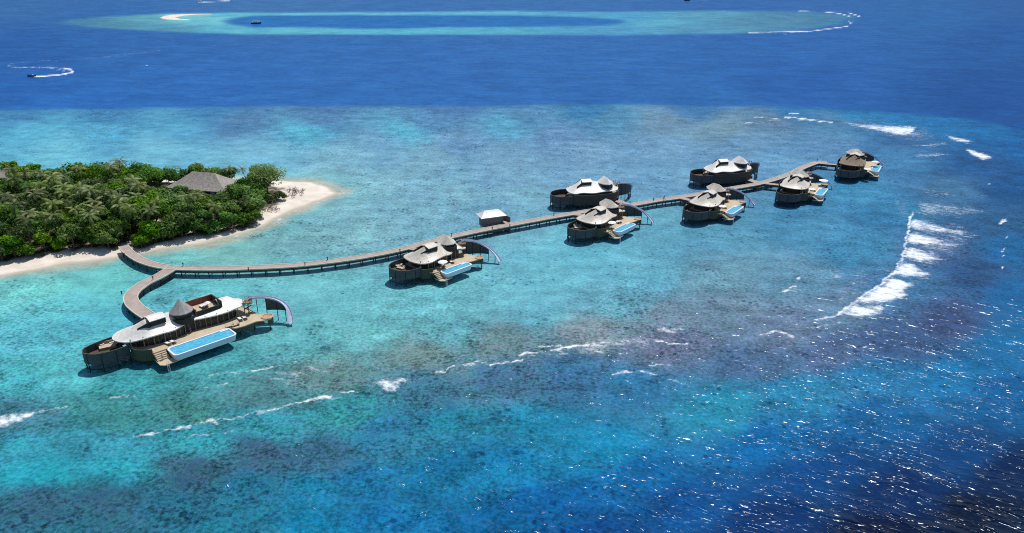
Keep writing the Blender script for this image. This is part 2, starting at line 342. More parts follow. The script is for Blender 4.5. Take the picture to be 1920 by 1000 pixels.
# how thick the coral lies
CORAL = [(30,640,.75),(100,600,.6),(40,720,.8),(120,700,.45),(300,740,.6),(420,700,.5),(250,560,.3),(330,570,.55),(600,600,.3),(560,560,.15),(700,640,.5),(900,600,.35),(1000,560,.2),(1100,480,.2),(1000,420,.25),
  (60,800,.75),(350,780,.9),(620,690,.9),(900,650,.9),(1200,610,.9),(200,860,.5),(100,890,.35),(100,960,1),(330,890,1),(480,870,1),(650,850,.8),(800,740,.95),(1000,690,.95),(1200,650,.8),(900,850,.7),(1050,900,.6),(1100,800,.35),(1250,760,.4),(1350,780,.35),(1450,700,.6),(600,960,.55),(850,960,.6),(1500,960,0),(1800,900,0),(1880,600,.1),
  (1650,480,.5),(1780,560,.7),(1500,560,.5),(1350,560,.5),(1400,460,.3),(1250,430,.25),(850,380,.5),(950,300,.35),(700,280,.3),(560,240,.5),(800,240,.55),(1050,240,.5),(200,230,.5),(300,280,.12),(100,260,.2),(500,300,.15),(620,400,.3),(640,450,.5),(560,470,.3),(450,480,.1),(200,540,.05),(1300,300,.3),(1600,320,.35),(1750,320,.4),(960,100,0),(960,40,0),(-600,600,.5),(2500,500,.2)]
num = np.zeros(shape); den = np.zeros(shape)
for x, y, c in CORAL:
    g = 1.0/(((PXw-x)/100)**2 + ((PYw-y)*1.6/100)**2 + .05)**1.6; num += g*c; den += g
coral = num/den * m_near[..., 0] * np.where(d_sh < 12, np.clip(d_sh/12, 0, 1), 1)
# streaks of weed off the sand spit
for pts, r in (([(498,434),(540,432),(600,434)], 2.2),([(470,443),(520,441),(570,444),(640,446)], 3.0),([(520,419),(580,417),(640,419)], 1.6),([(630,361.5),(660,362),(690,363),(740,366)], 1.6),([(700,454),(760,446),(850,440)], 2.5),([(830,385),(880,381)], 2.5)):
    q = smooth(1 - seg_dist(PX, PY + wn(.4, 11)*3, pts)/(r*1.8)); coral = np.maximum(coral, q*1.25)
chop = (smooth((WX*.42 - WY + 238)/150) * .95 + .35)*(1 - .82*smooth((WY-160)/75))
# far water carries the longer sea
nv = PX.size; ny, nx = shape
me = bpy.data.meshes.new('water')
me.vertices.add(nv)
me.vertices.foreach_set('co', np.stack([WX, WY, np.zeros(shape)], -1).astype(np.float32).ravel())
idx = np.arange(nv, dtype=np.int32).reshape(shape)
quads = np.stack([idx[1:, :-1], idx[1:, 1:], idx[:-1, 1:], idx[:-1, :-1]], -1).reshape(-1, 4)
me.loops.add(quads.size); me.loops.foreach_set('vertex_index', quads.ravel())
me.polygons.add(len(quads)); me.polygons.foreach_set('loop_start', np.arange(0, quads.size, 4, dtype=np.int32))
me.update(calc_edges=True)
a = me.attributes.new('bottom_colour', 'FLOAT_COLOR', 'POINT')
a.data.foreach_set('color', np.concatenate([tint, np.ones(shape + (1,))], -1).astype(np.float32).ravel())
for nm, arr in (('surf', foam), ('coral', coral), ('chop', chop)):
    at_ = me.attributes.new(nm, 'FLOAT', 'POINT'); at_.data.foreach_set('value', arr.astype(np.float32).ravel())

m = NT('sea_water')
geo = m.n('NewGeometry'); pos = geo.outputs['Position']
def attr(nm, out='Fac'): x = m.n('Attribute', attribute_name=nm); return x.outputs[out]
tintc, surf, cor, chp = attr('bottom_colour', 'Color'), attr('surf'), attr('coral'), attr('chop')
GAIN = 0.62
base = m.mix(1.0, tintc, rgba(GAIN, GAIN, GAIN), 'MULTIPLY')
def dots(cx, sx, cy, sy, off=0):
    """stretched plan coordinates: along a crest direction and across it"""
    c = m.n('VectorMath', operation='DOT_PRODUCT'); m.l(pos, c.inputs[0]); c.inputs[1].default_value = (cx*sx, cy*sx, 0)
    d = m.n('VectorMath', operation='DOT_PRODUCT'); m.l(pos, d.inputs[0]); d.inputs[1].default_value = (-cy*sy, cx*sy, 0)
    x = m.n('CombineXYZ'); m.l(c.outputs['Value'], x.inputs[0]); m.l(d.outputs['Value'], x.inputs[1]); x.inputs[2].default_value = off
    return x.outputs[0]
# sand drifts, rubble and coral heads seen through the water
big = m.noise(pos, .03, 6, .68); clus = m.noise(pos, .07, 4, .6); mid = m.noise(pos, .16, 7, .72); fine = m.noise(pos, 1.05, 5, .72)
base = m.mix(1.0, base, m.mix(m.ramp(big, .34, .66), rgba(.84,.88,.92), rgba(1.14,1.1,1.06)), 'MULTIPLY')
mot = m.math('MULTIPLY', m.math('SUBTRACT', mid, .5), m.math('ADD', m.math('MULTIPLY', cor, 2.3), .85))
gr = m.math('MULTIPLY', m.math('SUBTRACT', m.ramp(fine, .36, .64), .5), m.math('ADD', m.math('MULTIPLY', cor, .85), .18))
gr = m.math('MAXIMUM', m.math('ADD', 1.0, m.math('ADD', mot, gr)), .22)
gcol = m.n('CombineColor'); [m.l(gr, gcol.inputs[i]) for i in range(3)]
base = m.mix(1.0, base, gcol.outputs[0], 'MULTIPLY')
thr = m.math('SUBTRACT', .70, m.math('MULTIPLY', cor, .17))
patchm = m.ramp(m.math('SUBTRACT', m.math('ADD', m.math('MULTIPLY', mid, .6), m.math('MULTIPLY', fine, .4)), thr), 0.0, .05)
warp = m.n('TexNoise'); warp.inputs['Scale'].default_value = .8; warp.inputs['Detail'].default_value = 3; m.l(pos, warp.inputs['Vector'])
wv = m.n('VectorMath', operation='SCALE'); m.l(warp.outputs['Color'], wv.inputs[0]); wv.inputs['Scale'].default_value = 1.6
wp = m.n('VectorMath', operation='ADD'); m.l(pos, wp.inputs[0]); m.l(wv.outputs[0], wp.inputs[1])
vor = m.n('TexVoronoi'); vor.inputs['Scale'].default_value = .58; m.l(wp.outputs[0], vor.inputs['Vector'])
sep = m.n('SeparateColor'); m.l(vor.outputs['Color'], sep.inputs[0])
# each coral head has its own size; they gather in clusters
rad = m.math('SUBTRACT', m.math('ADD', m.math('MULTIPLY', sep.outputs[0], .50), m.math('MULTIPLY', cor, .10)), m.math('MULTIPLY', m.ramp(clus, .64, .40), .50))
head = m.ramp(m.math('SUBTRACT', rad, vor.outputs['Distance']), -.02, .10)
head = m.math('MULTIPLY', head, m.ramp(cor, .05, .28))
dark = m.math('MULTIPLY', m.math('MAXIMUM', patchm, head), .80)
base = m.mix(dark, base, m.mix(1.0, base, m.mix(sep.outputs[1], rgba(.22,.38,.50), rgba(.42,.48,.56)), 'MULTIPLY'))
hue = m.noise(pos, .35, 4, .65)
base = m.mix(m.math('MULTIPLY', cor, .6), base, m.mix(1.0, base, m.mix(m.ramp(hue, .38, .62), rgba(.72,1.08,.84), rgba(1.16,.91,1.02)), 'MULTIPLY'))
# wave shimmer of reflected sky painted into the base colour, at every wave length
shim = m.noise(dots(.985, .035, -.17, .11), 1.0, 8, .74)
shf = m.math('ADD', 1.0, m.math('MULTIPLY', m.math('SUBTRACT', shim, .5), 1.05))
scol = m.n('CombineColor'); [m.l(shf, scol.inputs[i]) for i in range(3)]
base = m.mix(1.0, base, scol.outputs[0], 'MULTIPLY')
# foam
fn = m.noise(dots(.9, .22, -.43, .45), 1.0, 9, .68, .6); fn2 = m.noise(pos, .9, 5, .7)
fn3 = m.noise(pos, 2.2, 4, .7)
fnn = m.math('ADD', m.math('ADD', m.math('MULTIPLY', fn, .5), m.math('MULTIPLY', fn2, .3)), m.math('MULTIPLY', fn3, .2))
fm = m.math('ADD', m.math('MULTIPLY', surf, .74), m.math('MULTIPLY', m.math('SUBTRACT', fnn, .5), 3.2))
fm = m.math('MULTIPLY', m.ramp(fm, .16, 1.0), m.ramp(surf, .02, .2))
fm = m.math('MULTIPLY', fm, .93)
base = m.mix(fm, base, rgba(.86,.89,.92))
# waves
wv1 = m.noise(dots(.81, .03, -.58, .10), 1.0, 1, .5, .4)
wv2 = m.ramp(m.noise(dots(.84, .10, -.54, .34, 4), 1.0, 1.5, .5, .6), .54, .74)
wv3 = m.ramp(m.noise(dots(.88, .20, -.47, .72, 9), 1.0, 1, .5, .3), .54, .78)
wv4 = m.noise(dots(.95, .55, -.31, 1.1, 3), 1.0, 1, .5)
hgt = m.math('ADD', m.math('ADD', m.math('MULTIPLY', wv1, 1.1), m.math('MULTIPLY', wv2, .66)), m.math('ADD', m.math('MULTIPLY', wv3, .27), m.math('MULTIPLY', wv4, .16)))
hgt = m.math('MULTIPLY', hgt, chp)
hgt = m.math('ADD', hgt, m.math('MULTIPLY', fm, m.math('MULTIPLY', fn2, .8)))
bp = m.n('Bump'); bp.inputs['Strength'].default_value = 1.0; bp.inputs['Distance'].default_value = 1.0
m.l(hgt, bp.inputs['Height'])
m.t.nodes.remove(m.b)
dif = m.n('BsdfDiffuse'); m.l(base, dif.inputs['Color'])
bf = m.n('Bump'); bf.inputs['Strength'].default_value = .5; bf.inputs['Distance'].default_value = .10
m.l(m.math('MULTIPLY', fm, fnn), bf.inputs['Height']); m.l(bf.outputs[0], dif.inputs['Normal'])
gl = m.n('BsdfGlossy'); gl.inputs['Color'].default_value = rgba(.86, .95, 1.0); m.l(bp.outputs[0], gl.inputs['Normal'])
m.l(m.math('ADD', .17, m.math('MULTIPLY', fm, .6)), gl.inputs['Roughness'])
fr = m.n('Fresnel'); fr.inputs['IOR'].default_value = 1.33; m.l(bp.outputs[0], fr.inputs['Normal'])
fac = m.math('MINIMUM', m.math('MULTIPLY', fr.outputs[0], .55), .06)
mx = m.n('MixShader'); m.l(fac, mx.inputs[0]); m.l(dif.outputs[0], mx.inputs[1]); m.l(gl.outputs[0], mx.inputs[2])
m.l(mx.outputs[0], m.t.nodes['Material Output'].inputs['Surface'])
me.materials.append(m.m)
water = bpy.data.objects.new('water', me); COL.objects.link(water)
tag(water, 'blue and turquoise sea over the coral reef with white surf', 'sea', None, 'structure')
# ---------------------------------------------------------------- island: sand, then what grows on it
def sand_material():
    m = NT('sand'); tc = m.n('NewGeometry'); p = tc.outputs['Position']
    nz = m.noise(p, .25, 5, .6); nf = m.noise(p, 3.0, 3, .6)
    c = m.mix(m.ramp(nz, .3, .7), rgba(.66,.58,.49), rgba(.80,.73,.65)); c = m.mix(m.math('MULTIPLY', nf, .35), c, rgba(.42,.35,.28))
    sx = m.n('SeparateXYZ'); m.l(p, sx.inputs[0])
    wet = m.ramp(sx.outputs[2], .05, .35); c = m.mix(wet, rgba(.42,.38,.30), c)
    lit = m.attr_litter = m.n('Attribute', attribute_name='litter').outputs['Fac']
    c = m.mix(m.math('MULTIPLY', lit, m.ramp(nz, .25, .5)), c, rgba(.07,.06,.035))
    m.l(c, m.b.inputs['Base Color']); m.b.inputs['Roughness'].default_value = .9; m.b.inputs['Specular IOR Level'].default_value = .15
    return m.m
VEG = [at(p[0], p[1], 1.4).xy for p in [(-700,585),(-300,530),(-120,508),(0,490),(60,481),(110,471),(160,466),(215,463),(232,456),(262,462),(290,455),(335,446),(400,437),(445,428),(480,419),(486,405),(480,394),(494,390),(512,385),(530,374),(534,356),(520,345),(500,343),(440,343),(300,340),(0,341),(-300,344),(-800,350)]]
VEG = [(p[0], p[1]) for p in VEG]
def terrain(name, x0, x1, y0, y1, step, poly, veg, top, slope=.13):
    gx, gy = np.meshgrid(np.arange(x0, x1+step, step), np.arange(y0, y1+step, step))
    d = sdist(gx, gy, poly) + (vnoise(gx*.15, gy*.15, 41) - .5)*2.4
    z = np.where(d > 0, top*(1 - np.exp(-np.maximum(d,0)*slope/top)), np.maximum(d*.12, -1.2))
    z += np.where(d > 3, (vnoise(gx*.3, gy*.3, 42) - .5)*.25, 0)
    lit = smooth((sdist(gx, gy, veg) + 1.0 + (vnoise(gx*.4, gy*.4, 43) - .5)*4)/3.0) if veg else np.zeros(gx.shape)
    n = gx.size; idx = np.arange(n).reshape(gx.shape)
    q = np.stack([idx[:-1,:-1], idx[:-1,1:], idx[1:,1:], idx[1:,:-1]], -1)
    keep = d > -8; kq = (keep[:-1,:-1] | keep[:-1,1:] | keep[1:,1:] | keep[1:,:-1]); q = q[kq]
    used = np.unique(q); remap = -np.ones(n, int); remap[used] = np.arange(len(used))
    me = bpy.data.meshes.new(name)
    me.from_pydata(np.stack([gx, gy, z], -1).reshape(-1, 3)[used].tolist(), [], remap[q].tolist())
    me.polygons.foreach_set('use_smooth', [True]*len(me.polygons))
    a = me.attributes.new('litter', 'FLOAT', 'POINT'); a.data.foreach_set('value', lit.ravel()[used].astype(np.float32))
    me.materials.append(MSAND); o = bpy.data.objects.new(name, me); COL.objects.link(o); me.update(); return o
MSAND = sand_material()
o = terrain('beach', -330, -56, 160, 352, .8, SHORE, VEG, 2.0)
tag(o, 'pale sand beach rimming the wooded island', 'beach', None, 'structure')
BANK = [at(*p).xy for p in [(298,34),(304,31),(318,28.6),(335,27.6),(360,26.7),(400,26.2),(398,27.2),(365,28.2),(342,30.4),(330,33),(338,36),(358,37.4),(350,38.4),(325,37.8),(306,36.4)]]
o = terrain('sandbank', -470, -330, 980, 1120, 2.0, [(p.x, p.y) for p in BANK], None, 1.2, .2)
tag(o, 'far crescent of white sand on the distant reef', 'sandbank', None, 'structure')
def ground_z(x, y):
    d = float(sdist(np.array([[x]]), np.array([[y]]), SHORE)[0, 0]); return 2.0*(1 - math.exp(-max(d, 0)*.13/2.0))

# leaves: many small cards; tone varies from clump to clump, from leaf to leaf and from tree to tree
def leaf_material(name, dark, light, trans=.42, rough=.55, lo=.62, hi=1.45):
    m = NT(name); oi = m.n('ObjectInfo'); t = m.n('Attribute', attribute_name='tone').outputs['Fac']
    c = m.mix(t, rgba(*dark), rgba(*light))
    hsv = m.n('HueSaturation'); m.l(c, hsv.inputs['Color'])
    m.l(m.ramp(oi.outputs['Random'], 0, 1, .472, .515, False), hsv.inputs['Hue'])
    r2 = m.math('FRACT', m.math('MULTIPLY', oi.outputs['Random'], 7.31)); m.l(m.ramp(r2, 0, 1, lo, hi, False), hsv.inputs['Value'])
    m.l(m.ramp(m.math('FRACT', m.math('MULTIPLY', oi.outputs['Random'], 3.77)), 0, 1, .75, 1.1, False), hsv.inputs['Saturation'])
    m.l(hsv.outputs[0], m.b.inputs['Base Color']); m.b.inputs['Roughness'].default_value = rough
    m.b.inputs['Specular IOR Level'].default_value = .2
    tr = m.n('BsdfTranslucent'); m.l(hsv.outputs[0], tr.inputs['Color']); mx = m.n('MixShader'); mx.inputs[0].default_value = trans
    m.l(m.b.outputs[0], mx.inputs[1]); m.l(tr.outputs[0], mx.inputs[2]); m.l(mx.outputs[0], m.t.nodes['Material Output'].inputs['Surface'])
    return m.m
M_LEAF = leaf_material('leaf_green', (.018,.080,.009), (.19,.385,.028))
M_LEAF_BRIGHT = leaf_material('leaf_bright', (.075,.15,.010), (.33,.46,.03), .5, .5, 1.1, 1.2)
M_PALM = leaf_material('palm_leaf', (.014,.046,.008), (.25,.31,.085), .2, .42, .75, 1.25)
M_BARK = simple('bark', (.12,.095,.07), .9, .4, 3.0)
M_TWIG = simple('bare_twig', (.16,.12,.11), .9, .35, 4.0)
def mesh_from(name, V, Fc, tone, mat):
    me = bpy.data.meshes.new(name); me.from_pydata(V, [], Fc)
    a = me.attributes.new('tone', 'FLOAT', 'FACE'); a.data.foreach_set('value', np.asarray(tone, np.float32)); me.materials.append(mat); return me
def crown_mesh(seed, rx, z0, z1, nl=9, cards=130, size=.62, mat=None, gap=0.0):
    r = random.Random(seed); V = []; Fc = []; tone = []; cz = (z0+z1)/2; hz = (z1-z0)/2
    for k in range(nl):
        a = 2.4*k + r.uniform(-.5,.5); q = math.sqrt((k+.4)/nl)*rx*.72
        el = r.uniform(-.55,.95) if k > 2 else r.uniform(.4,1)
        c = Vector((math.cos(a)*q, math.sin(a)*q, cz + el*hz*.62*(1 - .35*(q/rx)**2)))
        R = rx*r.uniform(.34,.56); lt = r.uniform(-.18,.22)
        for _ in range(cards):
            d = Vector((r.gauss(0,1), r.gauss(0,1), r.gauss(0,1)*.85 + .25)).normalized()
            p = c + Vector((d.x*R, d.y*R, d.z*R*.78))*(r.uniform(.72,1.08) if r.random() < .85 else r.uniform(.3,.7))
            if p.z < z0*.6: continue
            n = (d + Vector((r.gauss(0,.45), r.gauss(0,.45), r.gauss(0,.45) + .35))).normalized()
            u = n.cross(Vector((r.gauss(0,1), r.gauss(0,1), r.gauss(0,1)))).normalized(); w_ = n.cross(u)
            s_ = size*r.uniform(.6,1.3); i = len(V)
            V += [tuple(p + u*s_*.7), tuple(p + w_*s_*.42), tuple(p - u*s_*.6), tuple(p - w_*s_*.42)]
            Fc.append((i, i+1, i+2, i+3)); tone.append(min(max(.42 + lt + r.gauss(0,.17), 0), 1))
    return mesh_from('crown', V, Fc, tone, mat or M_LEAF)
def trunk_mesh(seed, h, r0, spread):
    r = random.Random(seed); b = MB()
    b.tube([(0,0,-.4),(r.uniform(-.2,.2),r.uniform(-.2,.2),h*.3),(r.uniform(-.4,.4),r.uniform(-.4,.4),h*.62)], r0, 7, r0*.6)
    for k in range(6):
        a = k*1.05 + r.uniform(-.3,.3); q = spread*r.uniform(.5,.85)
        b.tube([(0,0,h*r.uniform(.22,.45)),(math.cos(a)*q*.5,math.sin(a)*q*.5,h*.6),(math.cos(a)*q,math.sin(a)*q,h*r.uniform(.75,.92))], r0*.5, 5, r0*.12)
    me = bpy.data.meshes.new('trunk'); me.from_pydata(b.v, [], b.f); me.materials.append(M_BARK); return me
def palm_meshes(seed, h):
    r = random.Random(seed); lx, ly = r.uniform(-1.4,1.4), r.uniform(-1.4,1.4)
    b = MB(); b.tube([(0,0,-.3),(lx*.15,ly*.15,h*.35),(lx*.5,ly*.5,h*.7),(lx,ly,h)], .20, 7, .11)
    tm = bpy.data.meshes.new('trunk'); tm.from_pydata(b.v, [], b.f); tm.materials.append(M_BARK)
    V = []; Fc = []; tone = []; top = Vector((lx, ly, h)); nf = r.randint(12, 15)
    for k in range(nf):
        a = k*2.4 + r.uniform(-.25,.25); el = math.radians(68 - 85*(k/nf) + r.uniform(-10,10)); Lf = r.uniform(3.6,4.8)
        dr = Vector((math.cos(a), math.sin(a), 0)); p = top.copy(); ang = el; tn = .28 + .5*(1 - k/nf)*r.uniform(.4,1.3) + r.uniform(-.2,.25); N = 11
        sd_ = Vector((-math.sin(a), math.cos(a), 0))
        for j in range(N):
            d = dr*math.cos(ang) + Vector((0,0,math.sin(ang))); q = p + d*(Lf/N)
            wd = .95*math.sin(math.pi*min((j+1.2)/(N+1.2), 1))**.6*r.uniform(.8,1.1)
            up = sd_.cross(d)
            for sg in (-1, 1):
                e = sd_*sg*wd*.82 - up*wd*.42*(-1 if up.z < 0 else 1) + d*wd*.45; i = len(V)
                V += [tuple(p), tuple(p + d*(Lf/N)*.78), tuple(p + d*(Lf/N)*.62 + e), tuple(p + d*(Lf/N)*.3 + e*.95)]
                Fc.append((i, i+1, i+2, i+3)); tone.append(min(max(tn + r.gauss(0,.08), 0), 1))
            p = q; ang -= r.uniform(.10,.19)
    return tm, mesh_from('crown', V, Fc, tone, M_PALM)
TREE_KINDS = []
for k in range(8):
    rx = [3.6,4.2,4.8,3.9,5.2,3.3,4.4,3.0][k]; h = [8.2,9.0,9.6,7.4,10.2,7.0,8.6,5.6][k]
    TREE_KINDS.append((trunk_mesh(k, h, .26, rx), crown_mesh(50+k, rx, h*.22 if k not in (5, 7) else .3, h, 10, 130), rx, h))
PALM_KINDS = [palm_meshes(80+k, [10.6,11.8,10.0,12.6,11.0][k]) for k in range(5)]
BRIGHT = (trunk_mesh(30, 7.0, .30, 5.0), crown_mesh(90, 5.6, 2.9, 8.2, 17, 120, .46, M_LEAF_BRIGHT), 5.6, 10)
BUSH = [crown_mesh(95+k, 2.1, .1, 3.1, 6, 110, .5) for k in range(2)]
def plant(name, meshes, x, y, rz, s, label, cat, group=None, z=None):
    o = empty(name, (x, y, ground_z(x, y) if z is None else z), rz, (s, s, s)); tag(o, label, cat, group)
    for nm, me_ in meshes:
        c = bpy.data.objects.new(nm, me_); COL.objects.link(c); c.parent = o
    return o
r = random.Random(11); placed = []
HOUSE = (-124.5, 307.5)
def blocked(x, y, gap):
    if (x - HOUSE[0])**2/17**2 + (y - HOUSE[1])**2/10**2 < 1: return True
    p = -130.5, 254.0
    if abs(x - p[0]) < 4.0 and y < 258: return True
    fp = at(2, 331, 6.0)
    if (x - fp.x)**2/9**2 + (y - fp.y + 6)**2/11**2 < 1: return True
    return any((x-a)**2 + (y-b)**2 < (gap*.5*(g+1))**2 for a, b, g in placed)
def in_veg(x, y, m_):
    return float(sdist(np.array([[x]]), np.array([[y]]), VEG)[0, 0]) > m_
# front fringe first: crowns that lean out over the sand, then the packed interior, then the palms between
def zone(x, y):
    if y < 262 + max(0, (x + 130))*.45 - max(0, -130 - x)*.28 and x < -104:
        return ('broadleaf tree fringing the beach left of the boardwalk landing', 'trees along the beach left of the boardwalk') if x < -132 else ('broadleaf tree fringing the beach right of the boardwalk landing', 'trees along the beach right of the boardwalk')
    if y > 312: return ('dark broadleaf tree on the far back rim of the island forest', 'trees on the back rim of the island')
    if x > -128: return ('dense broadleaf tree between the thatched house and the beach', 'trees in front of the thatched house')
    return ('dense broadleaf tree packed in the middle of the island forest', 'trees in the middle of the island forest')
n_b = 0; tries = 0
def clear_line(x, y, h):
    """keep the big roof in view: lower trees right in front of it"""
    return -141 < x < -108 and 286 < y < 304
while n_b < 262 and tries < 30000:
    tries += 1
    x, y = r.uniform(-268, -93), r.uniform(190, 338)
    if y > 100 and abs(x) > y*.70 + 14: continue
    if not in_veg(x, y, .2): continue
    k = r.choice([0,1,2,3,4,5,6,0,1,3,5]); 
    edge = not in_veg(x, y, 3.6)
    if edge: k = r.choice([7,5,7,3,7,0])
    if clear_line(x, y, 0): k = r.choice([7,5])
    rx = TREE_KINDS[k][2]
    if blocked(x, y, 5.5 if not edge else 3.4): continue
    if x > -100 and y > 290: continue
    if x > -118 and y > 306: continue
    placed.append((x, y, rx/4.2)); n_b += 1; lb, gp = zone(x, y)
    s = r.uniform(.8, 1.27)*(.74 if clear_line(x, y, 0) else 1)
    plant('broadleaf_tree', (('trunk', TREE_KINDS[k][0]), ('crown', TREE_KINDS[k][1])), x, y, r.uniform(0, 6.28), s, lb, 'tree', gp)
# palms stand up through the canopy
pp = []; tries = 0
while len(pp) < 44 and tries < 20000:
    tries += 1
    px_, py_ = r.gauss(150, 130), r.gauss(402, 30)
    if not (-40 < px_ < 430 and 325 < py_ < 455): continue
    if len(pp) > 39: px_, py_ = r.uniform(-20, 330), r.uniform(300, 345)
    q = at(px_, py_, 10.5)
    if not in_veg(q.x, q.y, 3) or any((q.x-a)**2 + (q.y-b)**2 < 30 for a, b in pp): continue
    if (q.x - HOUSE[0])**2/20**2 + (q.y - HOUSE[1] + 9)**2/20**2 < 1: continue
    pp.append((q.x, q.y)); k = r.randrange(5)
    back = q.y > 300
    plant('coconut_palm', (('trunk', PALM_KINDS[k][0]), ('crown', PALM_KINDS[k][1])), q.x, q.y, r.uniform(0, 6.28), r.uniform(.9, 1.12),
          'coconut palm poking above the trees at the back of the island' if back else 'coconut palm with pale arching fronds rising out of the dense forest', 'palm tree',
          'palms at the back of the island' if back else 'palms rising through the island forest')
p = at(437, 352); plant('coconut_palm', (('trunk', PALM_KINDS[2][0]), ('crown', PALM_KINDS[2][1])), p.x, p.y, 1.0, .72, 'lone dark palm beside the right end of the thatched roof', 'palm tree')
p = at(463, 353); plant('coconut_palm', (('trunk', PALM_KINDS[4][0]), ('crown', PALM_KINDS[4][1])), p.x, p.y, 2.6, .66, 'palm half hidden behind the bright green spreading tree', 'palm tree')
p = at(503, 372); plant('broadleaf_tree', (('trunk', BRIGHT[0]), ('crown', BRIGHT[1])), p.x, p.y, .6, 1.42, 'bright yellow-green spreading tree with bare lower trunks near the sand spit', 'tree')
p = at(472, 372); plant('broadleaf_tree', (('trunk', TREE_KINDS[3][0]), ('crown', TREE_KINDS[3][1])), p.x, p.y, 2.0, .95, 'dark round tree just left of the bright green spreading tree', 'tree')
p = at(482, 352); plant('broadleaf_tree', (('trunk', TREE_KINDS[1][0]), ('crown', TREE_KINDS[1][1])), p.x, p.y, 4.0, .9, 'dark tree behind the bright green spreading tree', 'tree')
for i, (x, y, s, lb) in enumerate([(264,462,1.15,'green bush on the sand right beside the boardwalk landing'),(526,381,1.2,'low green bush under the bright spreading tree'),(505,384,1.0,'low dark bush at the foot of the bright spreading tree'),(207,466,1.1,'green bush on the left of the boardwalk landing'),(60,486,1.3,'bright green bush at the front of the beach fringe on the far left')]):
    p = at(x, y); plant('bush', (('crown', BUSH[i % 2]),), p.x, p.y, i*1.3, s, lb, 'bush')
def bare_mesh(seed, h, sp):
    r = random.Random(seed); b = MB()
    def grow(p, d, L, rad, lv):
        q = p + d*L; b.tube([p, (p+q)/2 + Vector((r.gauss(0,.06),r.gauss(0,.06),0))*L, q], rad, 4, rad*.6)
        if lv:
            for _ in range(4 if lv > 1 else 5):
                grow(p + d*L*r.uniform(.5,1), (d*.7 + Vector((r.gauss(0,.55),r.gauss(0,.55),r.gauss(.1,.35)))).normalized(), L*r.uniform(.5,.8), rad*.55, lv-1)
    for k in range(5):
        a = k*1.26 + r.uniform(-.3,.3); grow(Vector((math.cos(a)*.3,math.sin(a)*.3,-.1)), Vector((math.cos(a)*sp,math.sin(a)*sp,1)).normalized(), h*.42, .09, 3)
    me = bpy.data.meshes.new('branches'); me.from_pydata(b.v, [], b.f); me.materials.append(M_TWIG); return me
BARE = [bare_mesh(5, 5.0, .6), bare_mesh(6, 3.2, 1.1)]
for i, (x, y, k, s, lb) in enumerate([(549,372,0,1.0,'tall bare purple-brown shrub right of the bright green tree'),(560,368,1,1.2,'bare spreading shrub out on the sand of the spit'),(500,399,1,1.25,'low bare grey shrub at the bend of the beach'),(490,392,1,1.2,'bare brown shrub against the trees at the bend of the beach'),(516,398,1,.9,'smallest bare shrub standing forward on the sand at the bend')]):
    p = at(x, y); plant('bare_shrub', (('branches', BARE[k]),), p.x, p.y, i*1.7, s, lb, 'shrub')

# thatched houses
def thatch(name, c1, c2, sc=1.2):
    m = NT(name); tc = m.n('TexCoord'); v = tc.outputs['Object']
    n1 = m.noise(v, sc, 5, .65); n2 = m.noise(v, 6.0, 3, .7)
    f = m.math('ADD', m.math('MULTIPLY', n1, .6), m.math('MULTIPLY', n2, .4))
    m.l(m.mix(m.ramp(f, .35, .65), rgba(*c1), rgba(*c2)), m.b.inputs['Base Color'])
    bp = m.n('Bump'); bp.inputs['Distance'].default_value = .12; bp.inputs['Strength'].default_value = .7; m.l(f, bp.inputs['Height']); m.l(bp.outputs[0], m.b.inputs['Normal'])
    m.b.inputs['Roughness'].default_value = .75; m.b.inputs['Specular IOR Level'].default_value = .25
    return m.m
M_THATCH = thatch('island_thatch', (.20,.175,.155), (.42,.375,.34))
M_PLASTER = simple('pale_plaster', (.62,.66,.70), .8, .1); M_DARK = simple('dark_opening', (.025,.022,.02), .6, .3)
def hip_roof(name, parent, hw, hd, ridge, z0, z1, mat, th=.35, nu=10, sag=.25):
    """hipped thatch roof with slightly hollow slopes"""
    b = MB(); ring = lambda f, z: [(-hw+(hw-ridge)*f, -hd*(1-f)-.01, z), (hw-(hw-ridge)*f, -hd*(1-f)-.01, z), (hw-(hw-ridge)*f, hd*(1-f)+.01, z), (-hw+(hw-ridge)*f, hd*(1-f)+.01, z)]
    vs = []; n = 7
    vs += ring(0, z0 - th)
    for k in range(n+1):
        f = k/n; vs += ring(f*.995, z0 + (z1-z0)*(f - sag*f*(1-f)))
    fs = [(3,2,1,0)]
    for k in range(n+1):
        for j in range(4): fs.append((4*k+j, 4*k+(j+1)%4, 4*k+4+(j+1)%4, 4*k+4+j))
    q = 4*(n+1); fs.append((q, q+1, q+2, q+3)); b.add(vs, fs)
    return b.build(name, mat, parent)
h = empty('thatched_house', (HOUSE[0], HOUSE[1], 1.7), math.radians(-14))
tag(h, 'large house with a grey-brown hipped thatch roof among the trees', 'house')
hip_roof('roof', h, 14.0, 7.2, 5.0, 3.3, 8.6, M_THATCH)
b = MB(); b.box(-12,12,-5.4,5.4,-.5,3.4); b.build('wall', M_PLASTER, h)
for x in (4.5, 8.6):
    b = MB(); b.box(x-1.1,x+1.1,-5.46,-5.32,.2,2.4); b.build('window', M_DARK, h)
b = MB(); b.box(11.9,12.06,-2,1,0,2.3); b.build('door', M_DARK, h)
p = at(2, 331, 6.0)
h = empty('thatched_house', (p.x, p.y, 1.7), math.radians(8)); tag(h, 'small thatch roof showing through the trees at the left edge', 'house')
hip_roof('roof', h, 6.5, 4.5, 2.5, 3.6, 6.8, M_THATCH); b = MB(); b.box(-5.4,5.4,-3.5,3.5,-.5,3.7); b.build('wall', M_PLASTER, h)
